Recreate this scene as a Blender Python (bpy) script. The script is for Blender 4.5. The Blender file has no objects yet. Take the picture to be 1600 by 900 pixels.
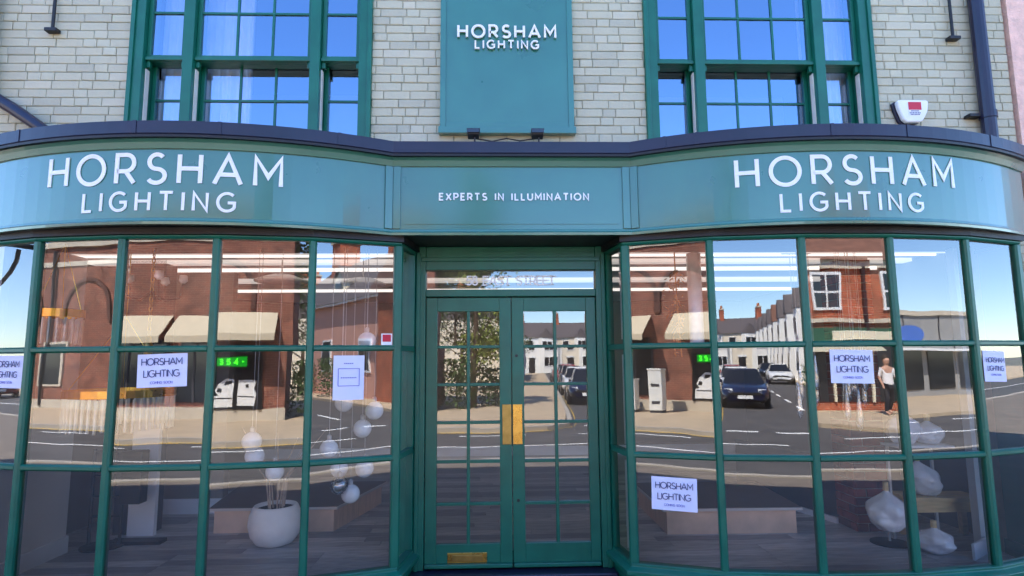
import bpy, math, random
from mathutils import Matrix, Vector, Euler
random.seed(7)
S = bpy.context.scene
COL = S.collection
PI = math.pi
rad = math.radians

# ------------------------------------------------------------------ camera
def camera():
    pitch, yaw, roll, fpx = 0.1216, 0.0317, -0.0084, 922.67
    cp, sp, cy, sy = math.cos(pitch), math.sin(pitch), math.cos(yaw), math.sin(yaw)
    f = Vector((sy*cp, cy*cp, sp)); r = Vector((cy, -sy, 0)); u = r.cross(f)
    r2 = r*math.cos(roll) + u*math.sin(roll); u2 = -r*math.sin(roll) + u*math.cos(roll)
    cam = bpy.data.cameras.new('camera'); o = bpy.data.objects.new('camera', cam); COL.objects.link(o)
    M = Matrix((( r2.x, u2.x, -f.x, -0.1456), (r2.y, u2.y, -f.y, -4.8216), (r2.z, u2.z, -f.z, 1.7643), (0, 0, 0, 1)))
    o.matrix_world = M
    cam.sensor_width = 36; cam.lens = 36*fpx/1600; cam.clip_start = .05; cam.clip_end = 3000
    S.camera = o
camera()

# ------------------------------------------------------------------ sky, sun, exposure
SUN_EL, SUN_DIR = rad(54), Vector((-.42, .91, 0)).normalized()     # the sun stands behind the shop, a little to the left
W = bpy.data.worlds.new('World'); S.world = W; W.use_nodes = True
nt = W.node_tree; sky = nt.nodes.new('ShaderNodeTexSky'); sky.sky_type = 'NISHITA'; sky.sun_disc = False
sky.sun_elevation = SUN_EL; sky.sun_rotation = math.atan2(SUN_DIR.x, SUN_DIR.y)
sky.altitude = 900; sky.air_density = 1.0; sky.dust_density = .2; sky.ozone_density = 5.0
hs = nt.nodes.new('ShaderNodeHueSaturation'); hs.inputs['Saturation'].default_value = 1.08; hs.inputs['Hue'].default_value = .505; nt.links.new(sky.outputs[0], hs.inputs['Color']); nt.links.new(hs.outputs[0], nt.nodes['Background'].inputs[0]); nt.nodes['Background'].inputs[1].default_value = .15
sl = bpy.data.lights.new('sun', 'SUN'); sl.energy = 4.2; sl.angle = rad(.5); sl.color = (1, .94, .86)
so = bpy.data.objects.new('sun', sl); COL.objects.link(so)
sd = Vector((SUN_DIR.x*math.cos(SUN_EL), SUN_DIR.y*math.cos(SUN_EL), math.sin(SUN_EL)))
so.rotation_euler = sd.to_track_quat('Z', 'Y').to_euler(); so.location = (0, 30, 60)
V = S.view_settings; V.view_transform = 'Standard'; V.look = 'None'; V.gamma = 1; V.use_curve_mapping = False; V.exposure = 2.4
S.render.engine = 'CYCLES'; S.cycles.use_denoising = True
S.cycles.max_bounces = 10; S.cycles.transparent_max_bounces = 24; S.cycles.glossy_bounces = 4; S.cycles.diffuse_bounces = 4
S.cycles.caustics_reflective = False; S.cycles.caustics_refractive = False

# ------------------------------------------------------------------ materials
def lin(r, g, b):
    return tuple(((c/255)/12.92 if c/255 <= .04045 else ((c/255+.055)/1.055)**2.4) for c in (r, g, b))
def pm(name, col, rough=.5, var=.12, scale=6., bump=0., bscale=60., metal=0., spec=.5, coat=0., emit=0., stretch=None, alpha=None):
    m = bpy.data.materials.new(name); m.use_nodes = True; n = m.node_tree; L = n.links
    b = n.nodes['Principled BSDF']
    tc = n.nodes.new('ShaderNodeTexCoord'); src = tc.outputs['Object']
    if stretch:
        mp = n.nodes.new('ShaderNodeMapping'); mp.inputs['Scale'].default_value = stretch; L.new(src, mp.inputs[0]); src = mp.outputs[0]
    b.inputs['Roughness'].default_value = rough; b.inputs['Metallic'].default_value = metal
    b.inputs['Specular IOR Level'].default_value = spec; b.inputs['Coat Weight'].default_value = coat; b.inputs['Coat Roughness'].default_value = .12
    if var > 0:
        no = n.nodes.new('ShaderNodeTexNoise'); no.inputs['Scale'].default_value = scale; no.inputs['Detail'].default_value = 6; L.new(src, no.inputs['Vector'])
        rp = n.nodes.new('ShaderNodeValToRGB'); L.new(no.outputs['Fac'], rp.inputs[0])
        rp.color_ramp.elements[0].position = .3; rp.color_ramp.elements[1].position = .7
        rp.color_ramp.elements[0].color = (*[c*(1-var) for c in col], 1); rp.color_ramp.elements[1].color = (*[min(1, c*(1+var)) for c in col], 1)
        L.new(rp.outputs[0], b.inputs['Base Color'])
        mr = n.nodes.new('ShaderNodeMapRange'); L.new(no.outputs['Fac'], mr.inputs[0]); mr.inputs[3].default_value = max(.02, rough-.08); mr.inputs[4].default_value = min(1, rough+.08)
        L.new(mr.outputs[0], b.inputs['Roughness'])
    else:
        b.inputs['Base Color'].default_value = (*col, 1)
    if bump > 0:
        n2 = n.nodes.new('ShaderNodeTexNoise'); n2.inputs['Scale'].default_value = bscale; n2.inputs['Detail'].default_value = 5; L.new(src, n2.inputs['Vector'])
        bp = n.nodes.new('ShaderNodeBump'); bp.inputs['Strength'].default_value = bump; bp.inputs['Distance'].default_value = .01
        L.new(n2.outputs['Fac'], bp.inputs['Height']); L.new(bp.outputs[0], b.inputs['Normal'])
    if emit:
        b.inputs['Emission Color'].default_value = (*col, 1); b.inputs['Emission Strength'].default_value = emit
    return m
def brickmat(name, c1, c2, mortar, sc=1., world=False):
    m = bpy.data.materials.new(name); m.use_nodes = True; n = m.node_tree; L = n.links; b = n.nodes['Principled BSDF']
    tc = n.nodes.new('ShaderNodeTexCoord'); sx = n.nodes.new('ShaderNodeSeparateXYZ'); L.new(tc.outputs['Object'], sx.inputs[0])
    ad = n.nodes.new('ShaderNodeMath'); L.new(sx.outputs[0], ad.inputs[0]); L.new(sx.outputs[1], ad.inputs[1])
    cx = n.nodes.new('ShaderNodeCombineXYZ'); L.new(ad.outputs[0], cx.inputs[0]); L.new(sx.outputs[2], cx.inputs[1])
    br = n.nodes.new('ShaderNodeTexBrick'); L.new(cx.outputs[0], br.inputs['Vector'])
    br.inputs['Scale'].default_value = 1; br.inputs['Brick Width'].default_value = .225; br.inputs['Row Height'].default_value = .075
    br.inputs['Mortar Size'].default_value = .006; br.inputs['Color1'].default_value = (*c1, 1); br.inputs['Color2'].default_value = (*c2, 1); br.inputs['Mortar'].default_value = (*mortar, 1)
    no = n.nodes.new('ShaderNodeTexNoise'); no.inputs['Scale'].default_value = 1.3; no.inputs['Detail'].default_value = 8; L.new(tc.outputs['Object'], no.inputs['Vector'])
    mr = n.nodes.new('ShaderNodeMapRange'); L.new(no.outputs['Fac'], mr.inputs[0]); mr.inputs[1].default_value = .3; mr.inputs[2].default_value = .7; mr.inputs[3].default_value = .45; mr.inputs[4].default_value = 1.45; no.inputs['Roughness'].default_value = .75
    mx = n.nodes.new('ShaderNodeMixRGB'); mx.blend_type = 'MULTIPLY'; mx.inputs[0].default_value = 1
    L.new(br.outputs['Color'], mx.inputs[1]); L.new(mr.outputs[0], mx.inputs[2]); L.new(mx.outputs[0], b.inputs['Base Color'])
    bp = n.nodes.new('ShaderNodeBump'); bp.inputs['Strength'].default_value = .6; bp.inputs['Distance'].default_value = .008; bp.invert = True
    L.new(br.outputs['Fac'], bp.inputs['Height']); L.new(bp.outputs[0], b.inputs['Normal']); b.inputs['Roughness'].default_value = .85
    return m
def glassmat(name, base, ior, wob=.008, wscale=2.2, tint=(.98, .985, .975), rc=(1, 1, 1)):
    m = bpy.data.materials.new(name); m.use_nodes = True; n = m.node_tree; L = n.links; n.nodes.remove(n.nodes['Principled BSDF'])
    out = n.nodes['Material Output']; tr = n.nodes.new('ShaderNodeBsdfTransparent'); tr.inputs[0].default_value = (*tint, 1)
    gl = n.nodes.new('ShaderNodeBsdfGlossy'); gl.inputs['Roughness'].default_value = 0; gl.inputs['Color'].default_value = (*rc, 1)
    fr = n.nodes.new('ShaderNodeFresnel'); fr.inputs['IOR'].default_value = ior
    tc = n.nodes.new('ShaderNodeTexCoord'); no = n.nodes.new('ShaderNodeTexNoise'); no.inputs['Scale'].default_value = wscale; no.inputs['Detail'].default_value = 1
    L.new(tc.outputs['Object'], no.inputs['Vector']); bp = n.nodes.new('ShaderNodeBump'); bp.inputs['Strength'].default_value = 1; bp.inputs['Distance'].default_value = wob*.1
    L.new(no.outputs['Fac'], bp.inputs['Height']); L.new(bp.outputs[0], gl.inputs['Normal'])
    mr = n.nodes.new('ShaderNodeMapRange'); L.new(fr.outputs[0], mr.inputs[0]); mr.inputs[3].default_value = base; mr.inputs[4].default_value = 1
    mx = n.nodes.new('ShaderNodeMixShader'); L.new(mr.outputs[0], mx.inputs[0]); L.new(tr.outputs[0], mx.inputs[1]); L.new(gl.outputs[0], mx.inputs[2]); L.new(mx.outputs[0], out.inputs[0])
    return m
GREEN = lin(12, 98, 77)
M = dict(
 green=pm('green_paint', GREEN, .34, .14, 5, .06, 90, spec=.5),
 fascia=pm('fascia_paint', lin(44, 112, 94), .3, .10, 3, .03, 40, spec=.6, coat=1.0),
 wall=pm('sage_wall_paint', lin(190, 187, 160), .7, .10, 2.5, .5, 45),
 wall_b=pm('sage_wall_paint_worn', lin(182, 180, 156), .75, .12, 3.5, .6, 45), wall_c=pm('sage_wall_paint_pale', lin(196, 192, 166), .7, .08, 3, .4, 45),
 joint=pm('painted_mortar', lin(166, 164, 142), .9, .15, 9, .3, 90),
 gutter=pm('gutter_black', lin(30, 30, 52), .32, .2, 4, .05, 30),
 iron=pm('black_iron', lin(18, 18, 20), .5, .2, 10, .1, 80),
 white=pm('white_paint', lin(236, 236, 234), .4, .04, 6),
 letter=pm('letter_white', lin(244, 244, 242), .35, .02, 6),
 letter_edge=pm('letter_cream', lin(235, 232, 222), .35, .02, 6),
 shaftw=pm('sash_channel_white', lin(225, 222, 212), .5, .08, 12),
 glass=glassmat('shop_glass', .12, 1.5), glass_up=glassmat('sash_glass', .36, 1.5, .02, 1.6, rc=(.55, .76, 1)), glass_far=glassmat('far_glass', .12, 1.5),
 brass=pm('brass', lin(205, 160, 80), .28, .18, 14, .05, 60, metal=1),
 brass_d=pm('brass_aged', lin(170, 140, 80), .38, .2, 18, .05, 60, metal=1),
 gold=pm('gold_metal', lin(240, 190, 80), .3, .1, 14, metal=1),
 paper=pm('poster_paper', lin(226, 226, 246), .7, .02, 6), ink=pm('poster_ink', lin(60, 62, 110), .8, 0), inkl=pm('poster_ink_light', lin(110, 110, 190), .8, 0),
 red=pm('red_print', lin(200, 20, 50), .4, .03), redcar=pm('red_car', lin(170, 20, 24), .25, .03, coat=.8), blueprint=pm('blue_print', lin(50, 50, 120), .5, 0),
 plank=pm('grey_floorboard', lin(166, 162, 162), .36, .3, 5, .15, 40, stretch=(1, 9, 9)), plank2=pm('grey_floorboard_pale', lin(186, 181, 180), .36, .3, 5, .15, 40, stretch=(1, 9, 9)), plank3=pm('grey_floorboard_dark', lin(134, 131, 134), .36, .3, 5, .15, 40, stretch=(1, 9, 9)),
 subfloor=pm('subfloor_dark', lin(30, 30, 32), .9, .1),
 inwall=pm('inner_wall_paint', lin(124, 118, 112), .8, .05, 2), ceil=pm('ceiling_white', lin(215, 214, 212), .8, .03, 2), greywall=pm('inner_grey_paint', lin(218, 214, 214), .7, .05, 2), darkwall=pm('dark_wall_paint', lin(58, 56, 60), .7, .08, 2),
 skirt=pm('skirting_white', lin(232, 234, 240), .4, .03),
 plinthside=pm('plinth_wood', lin(226, 190, 160), .55, .15, 5, .05, 30, stretch=(1, 8, 1)), plinthtop=pm('plinth_top_brown', lin(104, 88, 80), .4, .12, 6), plinthedge=pm('plinth_edge_pale', lin(205, 196, 186), .5, .05),
 pot=pm('white_stone_pot', lin(238, 234, 228), .75, .06, 9, .15, 80), soil=pm('soil', lin(40, 32, 26), .95, .3, 30, .5, 60), stem=pm('pale_stem', lin(190, 170, 150), .8, .2, 20),
 globe=pm('opal_globe', lin(248, 248, 250), .22, .05, 20, .25, 70), wire=pm('wire_pale', lin(190, 185, 180), .4, 0), fringe=pm('cream_fringe', lin(248, 238, 218), .35, .1, 20), 
 crystal=glassmat('crystal_glass', .35, 1.6, .05, 30), bag=pm('plastic_bag', lin(244, 244, 248), .25, .04, 14, .9, 18, spec=.7), benchwood=pm('pine_bench', lin(226, 196, 140), .5, .15, 6, .05, 40, stretch=(1, 6, 6)),
 redbrick=pm('pier_brick', lin(130, 62, 48), .85, .25, 14, .4, 60), redbrick2=pm('pier_brick_dark', lin(98, 46, 40), .85, .25, 14, .4, 60), mortar=pm('grey_mortar', lin(150, 140, 130), .95, .15, 20, .4, 80),
 curtain=pm('sheer_curtain', lin(236, 236, 240), .8, .05, 8), dried=pm('dried_foliage', lin(205, 150, 100), .9, .3, 30),
 pink=pm('pink_roughcast', lin(238, 196, 176), .9, .14, 14, 1., 55), roofing=pm('lead_roof', lin(110, 112, 118), .6, .1, 4),
 asphalt=pm('asphalt', (.085, .08, .078), .9, .18, 1.2, .5, 120), paving=pm('paving_tan', lin(186, 166, 138), .9, .14, 1.5, .3, 60), paving_n=pm('paving_grey', lin(116, 106, 96), .9, .2, 1.5, .4, 60), kerb=pm('kerb_stone', lin(170, 162, 150), .9, .12, 3), line=pm('road_line_white', lin(230, 230, 225), .8, .12, 8), yline=pm('road_line_yellow', lin(220, 180, 60), .8, .12, 8), ground=pm('far_ground', lin(110, 108, 98), .95, .2, .2),
 hallbrick=brickmat('hall_brick', lin(150, 84, 62), lin(118, 62, 48), lin(170, 150, 130)), orangebrick=brickmat('orange_brick', lin(186, 92, 54), lin(160, 72, 44), lin(190, 165, 140)),
 stone=pm('pale_stone', lin(200, 188, 168), .85, .12, 3), render=pm('cream_render', lin(226, 214, 192), .85, .08, 2), render2=pm('white_render', lin(236, 234, 228), .85, .06, 2), pinkrender=pm('rose_render', lin(214, 160, 140), .85, .08, 2),
 slate=pm('slate_roof', lin(92, 84, 84), .75, .25, 5, .5, 20), tile=pm('brown_tile_roof', lin(122, 84, 68), .85, .25, 5, .5, 20), pot2=pm('chimney_pot', lin(196, 120, 80), .9, .15, 5),
 shopdark=pm('shop_dark', lin(40, 38, 40), .3, .2, 3), darkglass=pm('dark_window', lin(26, 30, 34), .08, .1, 3, spec=.8), awning=pm('beige_awning', lin(206, 192, 164), .85, .06, 4), sgreen=pm('shop_sign_green', lin(40, 90, 66), .5, .1), railw=pm('lit_rail', (1, .95, .9), .5, 0, emit=.22), raild=pm('lit_rail_dim', (1, .93, .88), .5, 0, emit=.10), arch=brickmat('arch_brick', lin(96, 54, 44), lin(80, 46, 38), lin(120, 104, 92)), cream=pm('sign_cream', lin(224, 216, 190), .6, .05),
 clad=pm('grey_cladding', lin(150, 148, 144), .6, .1, 2), led=pm('led_green', (.06, 1, .02), .5, 0, emit=3.0), ledglow=pm('led_panel', (.0, .35, .01), .5, 0, emit=.8), ledy=pm('led_yellow', (.8, 1, .0), .5, 0, emit=1.2),
 cab=pm('cabinet_white', lin(226, 226, 220), .5, .06, 4), leaf=pm('leaf_light', lin(128, 140, 66), .7, .35, 3), leaf2=pm('leaf_dark', lin(70, 92, 44), .7, .35, 3), bark=pm('bark', lin(84, 68, 54), .9, .3, 12, .5, 40),
 navy=pm('car_navy', lin(20, 24, 52), .22, .02, coat=.9), black=pm('car_black', lin(16, 16, 18), .22, .02, coat=.9), silver=pm('car_silver', lin(170, 172, 176), .25, .02, metal=.6, coat=.8), whitecar=pm('car_white', lin(232, 232, 232), .25, .02, coat=.8), tyre=pm('tyre', lin(22, 22, 22), .9, .1), rim=pm('rim', lin(170, 170, 172), .3, .05, metal=.9), lamp=pm('headlamp', lin(235, 238, 240), .1, .02, spec=.8),
 skin=pm('skin', lin(196, 150, 126), .6, .05), shirt=pm('white_shirt', lin(236, 232, 230), .8, .05), trouser=pm('dark_trousers', lin(36, 36, 44), .8, .1), hair=pm('dark_hair', lin(50, 38, 30), .7, .2),
 signblue=pm('sign_blue', lin(70, 110, 190), .5, .05),
)

# ------------------------------------------------------------------ builders
WL = {}                                                  # world location of every parent
def setp(o, p):
    if p is not None:
        o.parent = p; o.matrix_parent_inverse = Matrix.Translation(-WL.get(p.name, Vector()))
def tag(o, label=None, cat=None, group=None, kind=None):
    for k, v in (('label', label), ('category', cat), ('group', group), ('kind', kind)):
        if v: o[k] = v
    return o
def empty(name, loc=(0, 0, 0), parent=None):
    o = bpy.data.objects.new(name, None); COL.objects.link(o); o.location = loc; o.empty_display_size = .1; WL[o.name] = Vector(loc); setp(o, parent); return o
class MB:
    def __init__(s): s.v = []; s.f = []
    def add(s, v, f):
        b = len(s.v); s.v += [tuple(p) for p in v]; s.f += [tuple(b+i for i in q) for q in f]; return s
    def box(s, x0, x1, y0, y1, z0, z1):
        return s.hexa([(x0, y0, z0), (x1, y0, z0), (x1, y1, z0), (x0, y1, z0), (x0, y0, z1), (x1, y0, z1), (x1, y1, z1), (x0, y1, z1)])
    def hexa(s, p): return s.add(p, [(3, 2, 1, 0), (4, 5, 6, 7), (0, 1, 5, 4), (1, 2, 6, 5), (2, 3, 7, 6), (3, 0, 4, 7)])
    def bar(s, a, b, w, z0, z1, off=0.):                 # upright slab between two plan points, width w across, off along its outward normal
        a, b = Vector((a[0], a[1])), Vector((b[0], b[1])); d = (b-a).normalized(); n = Vector((d.y, -d.x))
        c = [a+n*(off+w/2), b+n*(off+w/2), b+n*(off-w/2), a+n*(off-w/2)]
        return s.hexa([(*p, z0) for p in c]+[(*p, z1) for p in c])
    def prism(s, poly, z0, z1):
        n = len(poly); v = [(*p, z0) for p in poly]+[(*p, z1) for p in poly]
        return s.add(v, [tuple(range(n-1, -1, -1)), tuple(range(n, 2*n))]+[(i, (i+1) % n, n+(i+1) % n, n+i) for i in range(n)])
    def prismy(s, poly, y0, y1):                          # polygon in xz, extruded along y
        n = len(poly); v = [(p[0], y0, p[1]) for p in poly]+[(p[0], y1, p[1]) for p in poly]
        return s.add(v, [tuple(range(n)), tuple(range(2*n-1, n-1, -1))]+[(n+i, n+(i+1) % n, (i+1) % n, i) for i in range(n)])
    def tube(s, pts, r, n=8, cap=True):
        P = [Vector(p) for p in pts]; R = r if isinstance(r, (list, tuple)) else [r]*len(P); b = len(s.v); up = None
        for i, p in enumerate(P):
            t = (P[min(i+1, len(P)-1)]-P[max(i-1, 0)]).normalized()
            if up is None: up = t.orthogonal().normalized()
            up = (up-t*up.dot(t)).normalized(); w = t.cross(up)
            s.v += [tuple(p+(up*math.cos(2*PI*k/n)+w*math.sin(2*PI*k/n))*R[i]) for k in range(n)]
        for i in range(len(P)-1):
            s.f += [(b+i*n+k, b+i*n+(k+1) % n, b+(i+1)*n+(k+1) % n, b+(i+1)*n+k) for k in range(n)]
        if cap: s.f += [tuple(b+k for k in range(n-1, -1, -1)), tuple(b+(len(P)-1)*n+k for k in range(n))]
        return s
    def lathe(s, prof, c=(0, 0, 0), n=24, jit=0.):
        b = len(s.v)
        for r, z in prof:
            s.v += [(c[0]+r*math.cos(2*PI*k/n)*(1+jit*math.sin(3*k+z*31)), c[1]+r*math.sin(2*PI*k/n)*(1+jit*math.sin(5*k+z*23)), c[2]+z) for k in range(n)]
        for i in range(len(prof)-1):
            s.f += [(b+i*n+k, b+i*n+(k+1) % n, b+(i+1)*n+(k+1) % n, b+(i+1)*n+k) for k in range(n)]
        s.f += [tuple(b+k for k in range(n-1, -1, -1)), tuple(b+(len(prof)-1)*n+k for k in range(n))]
        return s
    def ball(s, c, r, n=16, m=9, sz=1.):
        return s.lathe([(max(1e-4, r*math.sin(PI*i/m)), -sz*r*math.cos(PI*i/m)) for i in range(m+1)], c, n)
    def mesh(s, name, mat, smooth=False):
        me = bpy.data.meshes.new(name); me.from_pydata(s.v, [], s.f); me.materials.append(M[mat] if isinstance(mat, str) else mat)
        if smooth: me.polygons.foreach_set('use_smooth', [True]*len(me.polygons))
        return me
    def build(s, name, mat, parent=None, smooth=False, bev=0., kind=None, auto=False):
        me = s.mesh(name, mat, smooth); o = bpy.data.objects.new(name, me); COL.objects.link(o); setp(o, parent)
        if bev:
            b = o.modifiers.new('bevel', 'BEVEL'); b.width = bev; b.segments = 2; b.limit_method = 'ANGLE'; b.angle_limit = rad(40)
        if kind: o['kind'] = kind
        return o
def inst(me, name, loc, parent, rot=None, scale=None):
    o = bpy.data.objects.new(name, me); COL.objects.link(o); o.location = loc
    if rot: o.rotation_euler = rot
    if scale: o.scale = scale
    setp(o, parent); return o
def copy_tree(o, parent=None):
    c = o.copy(); COL.objects.link(c); c.parent = parent
    if parent is not None: c.matrix_parent_inverse = Matrix.Identity(4)
    for ch in [x for x in o.children]: copy_tree(ch, c)
    return c

# ------------------------------------------------------------------ stroke lettering
def arcp(cx, cy, rx, ry, a0, a1, n=18): return [(cx+rx*math.cos(rad(a0+(a1-a0)*i/n)), cy+ry*math.sin(rad(a0+(a1-a0)*i/n))) for i in range(n+1)]
GL = {
 'H': (.70, [[(0, 0), (0, 1)], [(.70, 0), (.70, 1)], [(0, .51), (.70, .51)]]),
 'O': (.98, [arcp(.49, .5, .49, .5, 0, 360, 36)]),
 'R': (.62, [[(0, 0), (0, 1), (.33, 1)]+arcp(.33, .71, .27, .29, 90, -90, 12)+[(0, .42)], [(.32, .42), (.63, 0)]]),
 'S': (.60, [arcp(.30, .745, .255, .255, 40, 270, 16)+arcp(.30, .245, .29, .245, 90, -150, 18)]),
 'A': (.86, [[(0, 0), (.43, 1), (.86, 0)], [(.15, .33), (.71, .33)]]),
 'M': (.84, [[(0, 0), (0, 1), (.42, .32), (.84, 1), (.84, 0)]]),
 'L': (.50, [[(0, 1), (0, 0), (.50, 0)]]), 'I': (.0, [[(0, 0), (0, 1)]]),
 'G': (.90, [arcp(.48, .5, .48, .5, 48, 318, 26)+[(.87, .24), (.87, .47), (.52, .47)]]),
 'C': (.84, [arcp(.48, .5, .48, .5, 45, 315, 26)]),
 'T': (.70, [[(0, 1), (.70, 1)], [(.35, 1), (.35, 0)]]), 'N': (.70, [[(0, 0), (0, 1), (.70, 0), (.70, 1)]]),
 'E': (.54, [[(.54, 1), (0, 1), (0, 0), (.54, 0)], [(0, .51), (.47, .51)]]), 'X': (.70, [[(0, 0), (.70, 1)], [(0, 1), (.70, 0)]]),
 'P': (.60, [[(0, 0), (0, 1), (.32, 1)]+arcp(.32, .70, .28, .30, 90, -90, 12)+[(0, .40)]]),
 'U': (.70, [[(0, 1), (0, .35)]+arcp(.35, .35, .35, .35, 180, 360, 14)+[(.70, 1)]]),
 '5': (.52, [[(.5, 1), (.08, 1), (.04, .55)]+arcp(.24, .32, .28, .32, 120, -140, 16)]),
 '8': (.54, [arcp(.27, .76, .22, .24, 0, 360, 20), arcp(.27, .26, .27, .26, 0, 360, 20)]),
 '3': (.5, [arcp(.22, .76, .24, .24, 150, -90, 14)+arcp(.22, .26, .27, .26, 90, -150, 14)]),
 '4': (.6, [[(.42, 0), (.42, 1), (0, .3), (.6, .3)]]), '-': (.3, [[(0, .5), (.3, .5)]]), ' ': (.40, []),
}
def ribbon(mb, pts, w, d0, d1):
    P = [Vector(p) for p in pts]; P = [P[0]]+[q for a_, q in zip(P, P[1:]) if (q-a_).length > 1e-5]; closed = (P[0]-P[-1]).length < 1e-5
    if closed: P = P[:-1]
    n = len(P); L = []; Rr = []
    for i in range(n):
        a = P[i-1] if (i > 0 or closed) else None; c = P[(i+1) % n] if (i < n-1 or closed) else None
        d1v = (P[i]-a).normalized() if a is not None else None; d2v = (c-P[i]).normalized() if c is not None else None
        if d1v is None: d1v = d2v
        if d2v is None: d2v = d1v
        n1 = Vector((-d1v.y, d1v.x)); n2 = Vector((-d2v.y, d2v.x)); m = n1+n2
        m = n1 if m.length < .2 else m.normalized(); k = min(2.0, 1/max(.3, m.dot(n1)))
        L.append(P[i]+m*k*w/2); Rr.append(P[i]-m*k*w/2)
    b = len(mb.v)
    for dep in (d0, d1):
        for i in range(n): mb.v += [(L[i].x, -dep, L[i].y), (Rr[i].x, -dep, Rr[i].y)]
    o = 2*n
    for i in range(n if closed else n-1):
        j = (i+1) % n
        mb.f += [(b+o+2*i, b+o+2*i+1, b+o+2*j+1, b+o+2*j), (b+2*i+1, b+2*i, b+2*j, b+2*j+1), (b+2*i, b+o+2*i, b+o+2*j, b+2*j), (b+o+2*i+1, b+2*i+1, b+2*j+1, b+o+2*j+1)]
    if not closed:
        mb.f += [(b, b+1, b+o+1, b+o), (b+2*n-1, b+2*n-2, b+o+2*n-2, b+o+2*n-1)]
def letters(text, cap, width, sw, d0, d1, serif=0):
    """[(x of the letter's middle, MB with the letter centred on that x)] ; the line is centred on 0"""
    h = cap-sw; ws = [GL[c][0]*h+sw for c in text]; gap = (width-sum(ws))/(len(text)-1); x = -width/2; out = []
    for c, w in zip(text, ws):
        if c != ' ':
            mb = MB()
            for k, st in enumerate(GL[c][1]):
                pts = [(p[0]*h-(w-sw)/2, p[1]*h+sw/2) for p in st]; ribbon(mb, pts, sw, d0, d1+.0006*k)
                if serif:
                    ends = {pts[0], pts[-1]} if (Vector(pts[0])-Vector(pts[-1])).length > 1e-5 else set()
                    for q, e in enumerate(sorted(ends)):
                        if c in 'SG': continue
                        ribbon(mb, [(e[0]-sw*1.5, e[1]), (e[0]+sw*1.5, e[1])], sw*.5, d0, d1+.0003+.0004*q)
            out.append((x+w/2, mb))
        x += w+gap
    return out

# ================================================================== the ground
def sheet(name, poly, z, mat, parent=None, kind='structure'):
    o = MB().add([(*p, z) for p in poly], [tuple(range(len(poly)))]).build(name, mat, parent)
    if kind and parent is None: o['kind'] = kind
    return o
sheet('ground', [(-900, -900), (900, -900), (900, 900), (-900, 900)], -.16, 'ground')
SX = .08                                                  # the side street drifts this much to the right per metre
sxl = lambda y: 2.4+SX*(-16-y)
sxr = lambda y: 8.0+SX*(-16-y)
road = sheet('road', [(-140, -11.1), (-140, -5.8), (140, -5.8), (140, -11.1), (9.6, -11.1), (8.6, -12.4), (sxr(-16), -16), (sxr(-80), -80), (sxl(-80), -80), (sxl(-16), -16), (1.9, -12.2), (.6, -11.1)], -.11, 'asphalt')
def slab(name, poly, z0, z1, mat, kind='structure'):
    o = MB().prism(poly, z0, z1).build(name, mat); o['kind'] = kind; return o
near = slab('pavement', [(-140, -5.8), (140, -5.8), (140, .02), (-140, .02)], -.155, 0, 'paving_n')
far = slab('pavement', [(-140, -26), (-140, -11.1), (.6, -11.1), (1.9, -12.2), (sxl(-16), -16), (sxl(-80), -80), (-40, -80), (-40, -26)], -.155, -.002, 'paving')
far2 = slab('pavement', [(140, -30), (sxr(-80)+20, -80), (sxr(-80), -80), (sxr(-16), -16), (8.6, -12.4), (9.6, -11.1), (140, -11.1)][::-1], -.155, -.002, 'paving')
MB().bar((-140, -5.93), (140, -5.93), .15, -.15, .012).build('kerb', 'kerb', near)
for a, b in (((-140, -10.98), (.6, -10.98)),): MB().bar(a, b, .15, -.15, .012).build('kerb', 'kerb', far)
kp = [(.6, -10.98), (1.2, -11.3), (1.95, -12.2), (2.2, -13.5), (sxl(-16)+.05, -16), (sxl(-80)+.05, -80)]
for a, b in zip(kp, kp[1:]): MB().bar(a, b, .14, -.15, .012).build('kerb', 'kerb', far)
mk = sheet('road_marking', [(-140, -8.45), (140, -8.45), (140, -8.35), (-140, -8.35)], -.106, 'line', road)
for x in range(-40, 40, 3): sheet('road_marking', [(x, -10.35), (x+1.6, -10.35), (x+1.6, -10.24), (x, -10.24)], -.106, 'line', road)
for x in (2.5, 3.7, 4.9, 6.1, 7.3): sheet('road_marking', [(x, -12.65), (x+.75, -12.65), (x+.75, -12.45), (x, -12.45)], -.106, 'line', road)
for y in range(-15, -75, -4): sheet('road_marking', [(sxl(y)+2.9, y), (sxl(y)+3.02, y), (sxl(y-2)+3.02, y-2), (sxl(y-2)+2.9, y-2)], -.106, 'line', road)
yl = [(-20, -10.83), (.55, -10.83), (1.35, -11.2), (2.13, -12.2), (2.38, -13.5), (sxl(-16)+.25, -16), (sxl(-26)+.25, -26)]
for a, b in zip(yl, yl[1:]): sheet('road_marking', [a, b, (b[0]+.03, b[1]-.09), (a[0]+.03, a[1]-.09)][::-1], -.1055, 'yline', road)

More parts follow.
